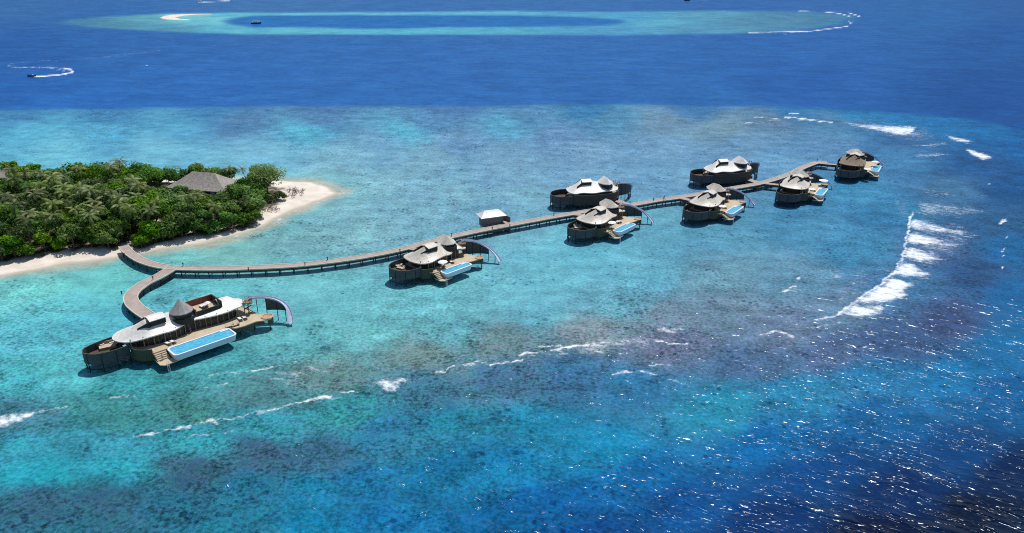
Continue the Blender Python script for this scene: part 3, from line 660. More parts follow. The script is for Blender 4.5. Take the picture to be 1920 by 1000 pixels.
# ---------------------------------------------------------------- boardwalk on piles
def planks(name, c1, c2, axis=0):
    m = NT(name); tc = m.n('TexCoord'); v = tc.outputs['Object']
    n1 = m.noise(v, .35, 4, .6); n2 = m.noise(v, 5.0, 2, .6)
    f = m.math('ADD', m.math('MULTIPLY', n1, .55), m.math('MULTIPLY', n2, .45))
    m.l(m.mix(m.ramp(f, .3, .7), rgba(*c1), rgba(*c2)), m.b.inputs['Base Color'])
    m.b.inputs['Roughness'].default_value = .75; m.b.inputs['Specular IOR Level'].default_value = .3; return m.m
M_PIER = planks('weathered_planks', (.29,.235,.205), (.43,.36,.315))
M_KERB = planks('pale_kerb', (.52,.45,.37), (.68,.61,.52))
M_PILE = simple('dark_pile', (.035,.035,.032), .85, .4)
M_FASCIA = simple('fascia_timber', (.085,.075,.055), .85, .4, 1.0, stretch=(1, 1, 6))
PZ = 2.5
pier = empty('boardwalk', (0, 0, 0)); tag(pier, 'long weathered timber boardwalk curving from the beach across the lagoon past the villas', 'boardwalk')
def pxline(pts, n=6): return [Vector((p.x, p.y, 0)) for p in spline([at(x, y, PZ) for x, y in pts], n)]
def offs(path, d):
    out = []; m_ = len(path)
    for i, p in enumerate(path):
        t = (path[min(i+1,m_-1)] - path[max(i-1,0)]).normalized(); out.append(p + Vector((-t.y, t.x, 0))*d)
    return out
MAIN = pxline([(231,461),(243,474),(270,490),(315,501),(387,503.5),(462,502),(556,497),(640,487.5),(700,478),(752,467.5),(817,450.5),(882,436),(934,425.5),(975,418),(1032,407.5),(1078,399.8),(1110,394.5),(1150,389.5),(1200,381.5),(1230,376),(1270,370.5),(1304,365),(1375,352.5),(1430,342.5),(1479,327),(1505,314.5),(1533,304.5),(1551,304.5)])
BR1 = pxline([(324,502),(297.5,518),(268,533),(247,551),(247.5,567),(262,581),(281,594),(292,604)])
BR2 = pxline([(1180,385.5),(1167,380),(1150,373.5),(1140,370)]); BR3 = pxline([(1424,343.5),(1408,338),(1396,333.5),(1388,330)])
BR4 = pxline([(1430,343.5),(1450,345.5),(1468,347.5),(1482,349)]); BR5 = pxline([(1536,306),(1556,308),(1578,309.5),(1592,310)])
BR6 = pxline([(762,465),(775,466.5),(792,470),(806,476)]); BR7 = pxline([(1071,401),(1084,402.5),(1098,405)]); BR8 = pxline([(1272,370.5),(1284,373),(1296,375.5)])
BR9 = pxline([(958,421.5),(950,416),(942,412)])
def strip(b, path, half, z0, z1):
    A, C = offs(path, half), offs(path, -half); n = len(path)
    vs = [(p.x,p.y,z) for z in (z0, z1) for P in (A, C) for p in P]
    fs = []
    for i in range(n-1):
        a0, a1, c0, c1 = i, i+1, n+i, n+i+1
        fs += [(2*n+a0, 2*n+c0, 2*n+c1, 2*n+a1), (a0, a1, c1, c0), (a0, 2*n+a0, 2*n+a1, a1), (c0, c1, 2*n+c1, 2*n+c0)]
    fs += [(0, n, 3*n, 2*n), (n-1, 3*n-1, 4*n-1, 2*n-1)]
    b.add(vs, fs)
LINES = [(MAIN, 1.35, 0), (BR1, 1.75, .004), (BR2, 1.5, .008), (BR3, 1.5, .008), (BR4, 1.1, .012), (BR5, 1.0, .012), (BR6, 1.2, .012), (BR7, 1.2, .012), (BR8, 1.2, .012), (BR9, 1.3, .008)]
for i, (ln, hw, dz) in enumerate(LINES):
    b = MB(); strip(b, ln, hw, PZ-.22, PZ+dz); b.build('deck' if i == 0 else 'branch_deck', M_PIER, pier)
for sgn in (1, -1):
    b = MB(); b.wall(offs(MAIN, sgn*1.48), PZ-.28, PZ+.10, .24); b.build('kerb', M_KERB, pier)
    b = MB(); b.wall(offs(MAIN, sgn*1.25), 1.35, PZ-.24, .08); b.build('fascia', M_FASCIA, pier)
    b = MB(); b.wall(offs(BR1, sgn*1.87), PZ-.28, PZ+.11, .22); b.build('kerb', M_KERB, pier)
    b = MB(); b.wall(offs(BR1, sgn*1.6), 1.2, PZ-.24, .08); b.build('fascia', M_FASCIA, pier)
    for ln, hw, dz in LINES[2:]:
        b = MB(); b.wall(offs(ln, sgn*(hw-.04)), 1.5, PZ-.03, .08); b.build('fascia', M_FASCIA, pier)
def walk(path, step):
    acc = 0.0; out = []
    for a, c in zip(path[:-1], path[1:]):
        L = (c-a).length
        while acc <= L:
            out.append((a + (c-a)*(acc/L), (c-a).normalized())); acc += step
        acc -= L
    return out
fr0 = None
for ln, hw, step in [(MAIN, 1.2, 4.3), (BR1, 1.5, 4.0)] + [(l, h-.2, 3.6) for l, h, _ in LINES[2:]]:
    for p, t in walk(ln, step)[1:]:
        if fr0 is None:
            b = MB()
            for s in (-1, 1): b.tube([(0, s*1.2, -1.5), (0, s*1.2, PZ-.22)], .17, 8)
            b.box(-.12, .12, -1.5, 1.5, 1.5, 1.8)
            f0 = fr0 = b.build('pile_frame', M_PILE, pier)
        else:
            f0 = fr0.copy(); COL.objects.link(f0); f0.parent = pier
        f0.location = (p.x, p.y, 0); f0.rotation_euler = (0, 0, math.atan2(t.y, t.x)); f0.scale = (1, hw/1.2, 1)

# bollard lights along the edge
M_BOLL = simple('bollard_metal', (.02,.02,.02), .5, .2)
def bollard(px, py, label):
    p = at(px, py, PZ + .1); o = empty('bollard_light', (p.x, p.y, PZ + .1)); tag(o, label, 'bollard', 'bollard lights along the boardwalk')
    b = MB(); b.prism([(.14*math.cos(k*math.pi/4), .14*math.sin(k*math.pi/4)) for k in range(8)], 0, .75); b.build('post', M_BOLL, o)
    b = MB(); b.prism([(.24*math.cos(k*math.pi/4), .24*math.sin(k*math.pi/4)) for k in range(8)], .752, .95); b.build('cap', M_BOLL, o)
for px, py, lb in [(233.5,480,'bollard light on the seaward edge just off the beach'),(343.5,498.5,'bollard light on the far edge right of the fork'),(466,507,'bollard light on the near edge halfway between fork and second villa'),
        (287,524,'bollard light on the branch leading to the nearest villa'),(228.5,552,'bollard light on the outside of the tight bend by the nearest villa'),(572,497.5,'bollard light on the near edge left of the second villa'),
        (614,487.5,'bollard light on the far edge left of the second villa'),(750,472.5,'bollard light on the near edge right behind the second villa'),(847,442.5,'bollard light on the far edge past the second villa\'s turret'),
        (923,430.5,'bollard light on the boardwalk left of the small hut\'s entrance'),(956,426,'bollard light on the near edge right of the small hut'),(1038.5,404,'bollard light on the far edge left of the third villa'),(1225.5,375.5,'bollard light on the far edge left of the cyclist'),(1532,302,'bollard light at the far end of the boardwalk')]:
    bollard(px, py, lb)
# ---------------------------------------------------------------- water villas
def shingle(name, c1, c2, rough=.42, spec=.5):
    m = NT(name); tc = m.n('TexCoord'); v = tc.outputs['Object']
    n1 = m.noise(v, 1.1, 5, .65); n2 = m.noise(v, 7.0, 3, .7)
    f = m.math('ADD', m.math('MULTIPLY', n1, .55), m.math('MULTIPLY', n2, .45))
    m.l(m.mix(m.ramp(f, .36, .64), rgba(*c1), rgba(*c2)), m.b.inputs['Base Color'])
    m.b.inputs['Roughness'].default_value = rough; m.b.inputs['Specular IOR Level'].default_value = spec
    bp = m.n('Bump'); bp.inputs['Distance'].default_value = .05; bp.inputs['Strength'].default_value = .5; m.l(n2, bp.inputs['Height']); m.l(bp.outputs[0], m.b.inputs['Normal'])
    return m.m
M_ROOF = shingle('silver_shingle', (.45,.40,.335), (.70,.64,.55))
M_ROOF_W = shingle('glare_white_shingle', (.57,.54,.49), (.79,.765,.715))  # whitened shingle: sun glare on the slopes is put into the colour
M_ROOF_T = shingle('grey_shingle', (.25,.235,.225), (.37,.35,.335), .55, .35)
M_ROOF_B = shingle('brown_thatch', (.155,.115,.075), (.26,.205,.14), .7, .3)
M_SCREEN = simple('dark_slat', (.064,.068,.074), .7, .35, 1.2, stretch=(1, 1, 7), bump=.03)
M_GREEN = simple('olive_slat', (.07,.072,.042), .75, .3, 1.2, stretch=(5, 5, 1), bump=.03)
M_BACK = simple('dark_board_wall', (.060,.053,.046), .75, .3, 1.0, stretch=(5, 5, 1), bump=.03)
M_TRIM = simple('black_timber', (.022,.02,.018), .7, .3)
M_DECK = planks('tan_deck', (.40,.32,.215), (.56,.46,.32))
M_COL = simple('pale_column', (.22,.18,.12), .7, .25)
M_GLASS = simple('dark_glass', (.02,.025,.028), .2, .2, 1.0, spec=.25)
M_TUB = simple('white_tub', (.72,.72,.80), .35, .06)
M_SLIDE = simple('lilac_slide', (.52,.55,.68), .3, .08)
M_WOOD = simple('brown_wood', (.20,.13,.075), .7, .35, 2.0)
M_COURT = simple('shaded_courtyard_deck', (.07,.048,.032), .75, .35, 2.0)  # darker brown deck, with the courtyard's shade put into its colour
M_NET = simple('orange_net', (.48,.27,.15), .8, .3, 3.0)
M_WHITE = simple('white_fabric', (.78,.77,.74), .8, .05)
M_RED = simple('red_wood', (.20,.055,.035), .6, .3)
def pool_water():
    m = NT('pool_water'); tc = m.n('TexCoord'); nz = m.noise(tc.outputs['Object'], 1.2, 3, .6)
    m.l(m.mix(m.ramp(nz, .35, .65), rgba(.06,.35,.53), rgba(.115,.46,.64)), m.b.inputs['Base Color'])
    bp = m.n('Bump'); bp.inputs['Distance'].default_value = .02; m.l(nz, bp.inputs['Height']); m.l(bp.outputs[0], m.b.inputs['Normal'])
    m.b.inputs['Roughness'].default_value = .08; m.b.inputs['IOR'].default_value = 1.33; return m.m
M_POOL = pool_water()

class VB(MB):
    """MB in a villa's own plan; my = -1 mirrors it"""
    my = 1
    def build(s, name, mat, parent=None, smooth=False):
        if VB.my < 0:
            s.v = [(x, -y, z) for x, y, z in s.v]; s.f = [tuple(reversed(f)) for f in s.f]
        return MB.build(s, name, mat, parent, smooth)
def scale_loop(loop, c, k): return [(c[0]+(p[0]-c[0])*k, c[1]+(p[1]-c[1])*k) for p in loop]
def tent_roof(eave, ridge, K=6, th=.28, power=1.45, cut=None):
    """hollow tent-like roof from a wavy eave loop up to a ridge line"""
    E = [Vector(e) for e in eave]; Rg = [Vector(q) for q in ridge]; rings = []; top = []
    seg = [(a, b) for a, b in zip(Rg[:-1], Rg[1:])]
    for e in E:
        best = None
        for a, b in seg:
            ab = (b-a).xy; t = max(0, min(1, (e.xy-a.xy).dot(ab)/max(ab.length_squared, 1e-6))); q = a + (b-a)*t
            d = (q.xy-e.xy).length
            if best is None or d < best[0]: best = (d, q)
        top.append(best[1])
    n = len(E); vs = []
    for k in range(K+1):
        s = k/K
        for e, q in zip(E, top):
            xy = e.xy*(1-s) + q.xy*s; z = e.z + (q.z-e.z)*(s**power*.72 + s*.28)
            vs.append((xy.x, xy.y, z))
    m0 = len(vs); vs += [(e.x, e.y, e.z - th) for e in E]
    # soffit: a second skin under the slopes
    for e, q in zip(E, top): vs.append((e.x*.45+q.x*.55, e.y*.45+q.y*.55, e.z - th + (q.z-e.z)*.22))
    fs = []
    for k in range(K):
        for i in range(n):
            j = (i+1) % n; q = (k*n+i, k*n+j, (k+1)*n+j, (k+1)*n+i)
            if cut:
                cx = sum(vs[a][0] for a in q)/4; cy = sum(vs[a][1] for a in q)/4
                if cut[0] < cx < cut[1] and cut[2] < cy < cut[3]: continue
            fs.append(q)
    for i in range(n):
        j = (i+1) % n; fs.append((m0+i, m0+j, j, i)); fs.append((m0+j, m0+i, m0+n+i, m0+n+j))
    return vs, fs
def rrect(x0, x1, y0, y1, r, n=5):
    out = []
    for cx, cy, a0 in ((x1-r, y1-r, 0), (x0+r, y1-r, 90), (x0+r, y0+r, 180), (x1-r, y0+r, 270)):
        for k in range(n+1):
            a = math.radians(a0 + 90*k/n); out.append((cx+r*math.cos(a), cy+r*math.sin(a)))
    return out
def pool(root, x0, x1, y0, y1, z0, z1):
    out, inn = rrect(x0, x1, y0, y1, 1.1), rrect(x0+.42, x1-.42, y0+.42, y1-.42, .75); low = rrect(x0+.35, x1-.35, y0+.3, y1-.1, 1.0); n = len(out)
    vs = [(p[0],p[1],z0) for p in low] + [(p[0],p[1],z1) for p in out] + [(p[0],p[1],z1) for p in inn] + [(p[0],p[1],z0+.3) for p in inn]
    fs = [tuple(range(n-1,-1,-1)), tuple(range(3*n,4*n))]
    for i in range(n):
        j = (i+1) % n
        fs += [(i,j,n+j,n+i), (n+i,n+j,2*n+j,2*n+i), (2*n+i,2*n+j,3*n+j,3*n+i)]
    t = VB().add(vs, fs).build('pool', M_TUB, root)
    b = VB(); wl = rrect(x0+.43, x1-.43, y0+.43, y1-.43, .74); b.add([(p[0],p[1],z1-.16) for p in wl], [tuple(range(n))]); b.build('pool_water', M_POOL, t)
    b = VB(); b.box(x1-2.6, x1-.5, y1-1.0, y1-.46, z0+.32, z1-.05); b.build('pool_step', M_TUB, t)
def slide(root, path, scr, nposts=6):
    P = spline(path, 7); m_ = len(P); vs = []
    prof = [(-.56,.46),(-.44,.04),(.44,.04),(.56,.46),(.63,.46),(.50,-.06),(-.50,-.06),(-.63,.46)]; n = len(prof)
    for i, p in enumerate(P):
        t = (P[min(i+1,m_-1)] - P[max(i-1,0)]); t.z = 0; t.normalize(); s_ = Vector((-t.y,t.x,0))
        vs += [tuple(p + s_*a + Vector((0,0,c))) for a, c in prof]
    fs = [(i*n+k, i*n+(k+1)%n, (i+1)*n+(k+1)%n, (i+1)*n+k) for i in range(m_-1) for k in range(n)]
    sl = VB().add(vs, fs).build('slide', M_SLIDE, root)
    if scr:
        a, c = int(scr[0]*(m_-1)), int(scr[1]*(m_-1)); Q = P[a:c+1]; zt = [q.z for q in Q]
        b = VB(); b.wall([(q.x, q.y) for q in Q], scr[2], lambda f: zt[min(int(f*(len(zt)-1)+.5), len(zt)-1)] - .12, .1); b.build('slide_screen', M_SCREEN, sl)
    for k in range(nposts):
        q = P[int((k+.9)/(nposts+.2)*(m_-1))]; b = VB(); b.tube([(q.x,q.y,-1.5),(q.x,q.y,q.z-.05)], .11, 6); b.build('slide_post', M_TRIM, sl)
def stair_tower(root, x, y, z0, z1):
    b = VB(); b.tube([(x,y,z0-.2),(x,y,z1+.2)], .14, 6); c = b.build('stair', M_WOOD, root)
    b = VB()
    for k in range(14):
        a = k*.5; z = z0 + (z1-z0)*(k+1)/15
        b.add([(x+math.cos(a+d)*rr, y+math.sin(a+d)*rr, z+h_) for h_ in (0,.08) for d, rr in ((-.22,.1),(-.22,1.25),(.22,1.25),(.22,.1))], [(3,2,1,0),(4,5,6,7),(0,1,5,4),(1,2,6,5),(2,3,7,6),(3,0,4,7)])
    b.build('step', M_WOOD, c)
    b = VB(); b.tube([(x+math.cos(k*.5)*1.3, y+math.sin(k*.5)*1.3, z0+(z1-z0)*(k+1)/15+.9) for k in range(14)], .06, 5); b.build('handrail', M_WOOD, c)
    b = VB(); b.prism([(x+1.35*math.cos(k*.7854), y+1.35*math.sin(k*.7854)) for k in range(8)], z1-.1, z1+.06); b.build('platform', M_WOOD, c)
    b = VB()
    for k in range(8):
        a = k*.7854; b.tube([(x+1.28*math.cos(a), y+1.28*math.sin(a), z1), (x+1.28*math.cos(a), y+1.28*math.sin(a), z1+1)], .05, 4)
    b.tube([(x+1.28*math.cos(k*.3927), y+1.28*math.sin(k*.3927), z1+1) for k in range(13)], .05, 4); b.build('railing', M_WOOD, c)
def court(root, pts, z0, z1, dz, post_step=1.9, deck_inset=.97):
    """open-air room ringed by a curved slatted screen on posts"""
    P = spline([Vector((a, c, 0)) for a, c in pts], 5)
    b = VB(); b.wall([(p.x,p.y) for p in P], z0, z1, .14); s_ = b.build('courtyard_screen', M_SCREEN, root)
    b = VB(); b.wall([(p.x,p.y) for p in P], z1+.002, z1+.09, .22); b.build('coping', M_FASCIA, s_)
    for zr in (.9,):
        b = VB(); b.wall([(p.x,p.y) for p in P], zr, zr+.22, .1); b.build('rail', M_TRIM, s_)
    acc = 0
    for i, p in enumerate(P):
        if i % 6 == 0:
            b = VB(); b.tube([(p.x,p.y,-1.5),(p.x,p.y,z1-.3)], .15, 6); b.build('screen_post', M_TRIM, s_)
    c = sum((p for p in P), Vector())/len(P)
    b = VB(); b.prism([tuple((c + (p-c)*deck_inset).xy) for p in P], dz-.25, dz); b.build('courtyard_deck', M_COURT, root)
def cap_roof(root, x0, x1, y0, y1, z, rise, mat, fins):
    ym = (y0+y1)/2
    b = VB(); vs = [(x0,y0,z),(x1,y0,z),(x1,ym,z+rise),(x0,ym,z+rise),(x1,y1,z),(x0,y1,z)]
    vs += [(x,y,q-.16) for x,y,q in vs]
    b.add(vs, [(0,1,2,3),(3,2,4,5),(9,8,7,6),(11,10,8,9),(0,6,7,1),(5,4,10,11),(1,7,8,2),(2,8,10,4),(0,3,9,6),(3,5,11,9)]); t = b.build('skylight_roof', mat, root)
    b = VB(); b.box(x0+.18,x1-.18,y0+.14,y0+.34,z-1.5,z-.17); b.box(x0+.18,x1-.18,y1-.34,y1-.14,z-1.5,z-.17); b.box(x0+.2,x0+.4,y0+.35,y1-.35,z-1.4,z-.17); b.box(x1-.4,x1-.2,y0+.35,y1-.35,z-1.4,z-.17); b.build('skylight_wall', M_TRIM, t)
    for (ax, ay, az), (bx, by, bz) in fins:
        b = VB(); d = Vector((bx-ax, by-ay, 0)).normalized(); s_ = Vector((-d.y,d.x,0))*.14
        A, C = Vector((ax,ay,0)), Vector((bx,by,0)); vs = []
        for p, z0, z1 in ((A, az-1.5, az), (C, bz-1.3, bz)):
            for q, zz in ((p-s_, z0),(p+s_, z0),(p+s_, z1),(p-s_, z1)): vs.append((q.x,q.y,zz))
        b.add(vs, [(3,2,1,0),(4,5,6,7),(0,1,5,4),(1,2,6,5),(2,3,7,6),(3,0,4,7)]); b.build('roof_fin', M_TRIM, t)
def furniture_sub(): pass
VILLAS = []
def villa(loc, head, label, my=1, roof=None, cap=None, tur=(0, 0), sc=1.0, group='overwater villas on the reef flat', big=False, tur_mat=None):
    VB.my = my; roof = roof or M_ROOF; cap = cap or roof; D = 3.5
    root = empty('water_villa', (loc[0], loc[1], 0), math.radians(head), (sc, sc, sc) if sc != 1 else None); tag(root, label, 'villa', group)
    VILLAS.append((root, my))
    if big:
        eave = [(-9.2,9.6,6.4),(-8.7,7.2,6.2),(-6.9,5.2,6.1),(-4.3,4.0,6.3),(-2.0,3.4,6.5),(1.0,3.2,6.5),(3.8,3.3,6.3),(6.2,3.9,6.5),(9.0,4.6,6.7),(12,4.3,6.5),(14.6,3.9,6.4),(18,3.5,6.4),(21,3.7,6.6),(23.6,4.3,6.5),(25.0,6.2,6.4),(24.2,9.4,6.4),(21.5,11.4,6.5),(18,12.2,6.6),(12,12.8,6.4),(6,12.4,6.6),(1,12.6,6.4),(-3,12.8,6.5),(-7,12.2,6.4)]
        ridge = [(-1.8,7.4,9.7),(4,7.8,9.6),(10,8.2,8.9),(16,8.0,9.0),(20.5,7.8,8.9)]
        C0 = (8, 8)
        court(root, [(-7.0,5.3),(-9.6,5.1),(-12.4,5.4),(-14.8,6.5),(-16.4,9.0),(-15.4,11.2),(-12.6,12.2),(-9.6,12.6),(-7.0,12.6)], 2.3, 5.2, D-.1)
        gb = [(-6.6,5.4),(-6.4,3.4),(-5.4,1.9),(-4.2,.9),(-3.2,.4)]
        bw = [(-7,12.9),(-3,13.5),(2,13.8),(8,13.6),(14,13.4),(20,12.6),(23.5,11)]
        deck = [(-6.3,4.9),(-5.2,2.0),(-3.2,.3),(0,.25),(16.6,.25),(17.6,-1.2),(20.0,-1.7),(23.5,-1.4),(25.4,-2.4),(27.4,-2.6),(28.6,-1.2),(28.2,.8),(26.2,2.2),(25.8,6),(24,11),(0,12.6),(-6.3,12.2)]
        pool(root, 0, 16.5, -5.2, .18, 2.0, D+.16)
        steps = (-3.3, .4, -4.0); nest = (27.0, -1.0, 1.5); stx = (24.4, 4.2)
        slide(root, [(25.0,4.9,7.5),(27.4,4.3,7.3),(29.8,2.8,6.9),(31.8,.9,6.0),(32.9,-1.0,4.5),(32.8,-2.8,2.4),(32.0,-4.4,.8)], (.30,.74,3.3))
        cols = [(-6.4,5.1),(-3.6,4.2),(-1.2,3.8),(1.4,3.6),(4.4,3.9),(7.0,4.5),(9.8,4.8),(12.6,4.6),(15.6,4.2),(18.6,4.0),(21.4,4.2),(23.6,5.0)]
    else:
        eave = [(-4.4,11.8,6.3),(-5.0,8.6,6.2),(-4.8,6.0,6.2),(-3.8,4.0,6.1),(-2.4,2.9,6.15),(-0.7,2.3,6.3),(2,2.5,6.6),(5,3.1,6.5),(7.6,3.2,6.3),(9.5,4.1,6.5),(11.6,4.5,6.5),(14.3,3.7,6.2),(15.2,6.4,6.4),(14.4,9.6,6.3),(12.5,12.0,6.4),(9,12.7,6.6),(4,13.3,6.3),(0,12.8,6.5),(-2.6,13.0,6.3)]
        ridge = [(0.2,7.3,9.7),(4.2,7.6,9.5),(9.5,7.7,8.5),(11.6,7.4,8.0)]
        C0 = (5, 7.7)
        court(root, [(-4.0,3.6),(-6.0,3.4),(-8.4,4.1),(-10.5,5.8),(-11.3,8.4),(-10.8,11.0),(-8.6,12.6),(-5.6,13.0),(-3.4,12.9)], 2.3, 5.2, D-.1)
        gb = [(-4.4,4.4),(-4.2,3.2),(-3.2,2.2),(-2.2,1.8),(-1.4,1.2)]
        bw = [(-3.6,13.2),(-.5,13.9),(3.5,14.2),(7.5,13.9),(11,13.0),(13.8,11.2),(15.2,8.6)]
        deck = [(-4.0,4.2),(-2.4,1.9),(-1.6,.25),(0,.22),(11.0,.22),(12.2,-.9),(14.4,-1.2),(16.2,-1.6),(17.6,-.6),(17.2,1.4),(16.0,3),(15.8,7),(14,11.4),(5,13),(-3.4,12.4)]
        pool(root, .1, 11.1, -3.4, .16, 2.1, D+.16)
        steps = (-2.0, .3, -2.9); nest = (16.3, -.6, 1.25); stx = (14.9, 6.0)
        slide(root, [(15.4,6.7,7.4),(17.2,6.2,7.2),(19.4,5.0,6.6),(21.3,3.1,5.5),(22.6,.8,4.0),(23.2,-1.3,2.3),(23.0,-3.1,.9)], (.0,.62,2.5))
        cols = [(-3.6,4.4),(-1.6,3.1),(.6,2.9),(3.2,3.1),(6.0,3.5),(8.4,3.8),(10.8,4.8),(13.4,4.3)]
    E_ = [Vector(e) for e in eave]
    loop = spline(E_, 8 if big else 4, True)
    b = VB(); b.add(*tent_roof([(p.x,p.y,p.z) for p in loop], ridge, 14 if big else 7, cut=(11.2,17.4,5.9,11.4) if big else None)); rf = b.build('roof', roof, root)
    inner = scale_loop([(p.x,p.y) for p in loop], C0, .76 if not big else .8)
    b = VB(); b.wall(inner + [inner[0]], D-.05, 6.35, .16); fac = b.build('facade', M_BACK, root)
    # glazing and mullions along the pool side
    side = [p for p in inner if p[1] < C0[1] - 1.5]; side.sort()
    for k in range(0, len(side)-2, 2):
        a, c = side[k], side[k+2]; d = Vector((c[0]-a[0], c[1]-a[1], 0)); L_ = d.length
        if L_ < .4: continue
        d.normalize(); s_ = Vector((d.y, -d.x, 0))*.12
        A = Vector((a[0],a[1],0)) + s_ + d*.12; C = Vector((c[0],c[1],0)) + s_ - d*.12
        b = VB(); b.wall([(A.x,A.y),(C.x,C.y)], D+.15, 6.0, .06); b.build('glass_panel', M_GLASS, fac)
        b = VB(); q = Vector((a[0],a[1],0)) + s_*1.3
        if (k//2) % 5: continue
        b.tube([(q.x,q.y,D),(q.x,q.y,6.5)], .09, 4); b.build('mullion', M_COL, fac)
    for x, y in cols:
        b = VB(); b.tube([(x,y,D-.1),(x,y,6.7)], .13, 6); b.build('column', M_COL, root)
    P = spline([Vector((a, c, 0)) for a, c in gb], 5); b = VB(); b.wall([(p.x,p.y) for p in P], 1.5, 4.6, .16); b.build('curved_wall', M_GREEN, root)
    P = spline([Vector((a, c, 0)) for a, c in bw], 5); b = VB(); b.wall([(p.x,p.y) for p in P], 1.9, 5.8, .2); b.build('back_wall', M_BACK, root)
    b = VB(); b.prism(deck, D-.3, D); b.build('deck', M_DECK, root)
    # stairs down to the swim platform
    x0, y1, y0 = steps
    st = None
    for k in range(4):
        b = VB(); b.box(x0+.15, x0+2.2 if not big else x0+3.2, y1-.15-.55*(k+1), y1-.15-.55*k, D-.30-.3*(k+1), D-.02-.3*(k+1)); o = b.build('stair_flight' if k == 0 else 'step', M_DECK, root if k == 0 else st)
        if k == 0: st = o
    b = VB(); b.prism([(x0,y1-.4),(x0-.1,y0),(x0+.8,y0-1.0),(x0+5.2 if big else x0+4.4,y0-.6),(x0+5.0 if big else x0+4.2,y0+.8),(x0+2.6,y1-2.2)], 1.75, 1.98); pf = b.build('swim_platform', M_DECK, root)
    b = VB()
    for s_ in (0, .5): b.tube([(x0+1.2+s_,y0-.95,2.6),(x0+1.2+s_,y0-1.1,1.9),(x0+1.2+s_,y0-1.25,-.3)], .05, 5)
    for k in range(6): b.tube([(x0+1.2,y0-1.12,.0+.35*k),(x0+1.7,y0-1.12,.0+.35*k)], .04, 4)
    b.build('ladder', M_TUB, pf)
    b = VB(); b.tube([(x0,y1-.2,D+.9),(x0,y1-2.4,2.9)], .07, 5); [b.tube([(x0,y1-.2-2.2*t_,D+.9-1.5*t_),(x0,y1-.2-2.2*t_,D-.1-1.4*t_)], .05, 4) for t_ in (0,.5,1)]; b.build('stair_rail', M_COL, st)
    # overwater net lounge in its round frame
    nx_, ny_, nr = nest
    b = VB(); b.tube([(nx_+nr*math.cos(k*.3142), ny_+nr*math.sin(k*.3142), D+.12) for k in range(21)], .16, 6); fr_ = b.build('net_lounge', M_DECK, root)
    b = VB(); b.prism([(nx_+(nr-.12)*math.cos(k*.3142), ny_+(nr-.12)*math.sin(k*.3142)) for k in range(20)], D+.02, D+.08); b.build('net', M_NET, fr_)
    b = VB(); b.wall([(nx_+nr*math.cos(k*.3142-2.0), ny_+nr*math.sin(k*.3142-2.0)) for k in range(15)], 1.7, D-.32, .1); b.build('net_skirt', M_GREEN, fr_)
    stair_tower(root, stx[0], stx[1], D, 7.2)
    # piles below the deck
    xs_ = [-4.5,0,4,8,12,16,20,24] if big else [-2,2,6,10,14]
    for x in xs_:
        for y in (1.2, 6.5, 11.5):
            b = VB(); b.tube([(x,y,-1.5),(x,y,D-.3)], .18, 6); b.build('pile', M_PILE, root)
    b = VB(); b.tube([(nx_,ny_-nr*.7,-1.5),(nx_,ny_-nr*.7,D-.3)], .14, 6); b.build('pile', M_PILE, root)
    b = VB(); b.wall([(p[0],p[1]) for p in deck[:9]], 2.4, D-.31, .1); b.build('deck_fascia', M_FASCIA, root)
    # skylight ridge cap with its two fins
    if big:
        cap_roof(root, -1.0, 3.2, 5.3, 9.3, 9.6, .55, cap, [((-.9,5.5,9.5),(-3.8,6.6,8.2)), ((-.9,9.1,9.5),(-3.6,9.9,8.2))])
        tx, ty = 7.6, 6.9; ev = [(tx+3.0*math.cos(k*math.pi/6), ty+2.9*math.sin(k*math.pi/6), 9.3) for k in range(12)]
        b = VB(); b.add(*tent_roof(ev, [(tx-.05,ty,12.6),(tx+.05,ty,12.6)], 6, .22, 1.15)); tr = b.build('turret_roof', M_ROOF_T, root)
        b = VB(); b.wall([(tx+2.35*math.cos(k*math.pi/8), ty+2.3*math.sin(k*math.pi/8)) for k in range(17)], 6.2, 9.35, .16); b.build('turret_wall', M_BACK, tr)
        b = VB(); b.wall([(tx+2.95*math.cos(k*math.pi/8), ty-.1+2.95*math.sin(k*math.pi/8)) for k in range(17)], 6.4, 7.95, .12); b.build('turret_shade_ring', M_TRIM, tr)  # dark ring added in place of the shaded opening in the roof
        # sunk roof terrace
        b = VB(); b.box(10.9,17.6,5.7,11.5,7.15,7.35); td = b.build('roof_terrace', M_DECK, root)
        b = VB(); b.box(10.7,17.8,11.5,11.8,6.6,9.0); b.build('terrace_wall', M_RED, td)
        b = VB(); b.box(17.6,17.95,5.5,11.48,6.6,9.1); b.build('terrace_wall', M_TRIM, td)
        b = VB(); b.box(10.9,17.58,5.35,5.7,6.6,8.2); b.build('terrace_wall', M_TRIM, td)
        b = VB(); b.box(10.55,10.9,5.35,11.48,6.6,8.9); b.build('terrace_wall', M_RED, td)
    else:
        cap_roof(root, .5, 4.3, 5.2, 9.4, 9.45, .6, cap, [((.6,5.4,9.35),(-1.7,6.6,8.1)), ((.6,9.2,9.35),(-1.7,10.2,8.1))])
        tx, ty = tur
        ev = [(10.2,12.3,8.9),(8.2,11.0,8.8),(7.0,9.0,8.8),(6.9,7.0,8.7),(7.8,5.2,8.7),(9.6,4.2,8.75),(11.5,4.9,8.7),(12.4,7.2,8.8),(12.4,10.4,8.8)]
        ev = [(x+tx, y+ty, z) for x, y, z in ev]
        b = VB(); b.add(*tent_roof(ev, [(9.9+tx,9.5+ty,10.9),(9.4+tx,6.8+ty,10.9)], 5, .2, 1.1)); tr = b.build('turret_roof', tur_mat or cap, root)
        cx, cy = 9.8+tx, 8.2+ty; lp = scale_loop([(x,y) for x,y,z in ev], (cx,cy), .78)
        b = VB(); b.wall(lp + [lp[0]], 6.0, 8.75, .16); b.build('turret_wall', M_BACK, tr)
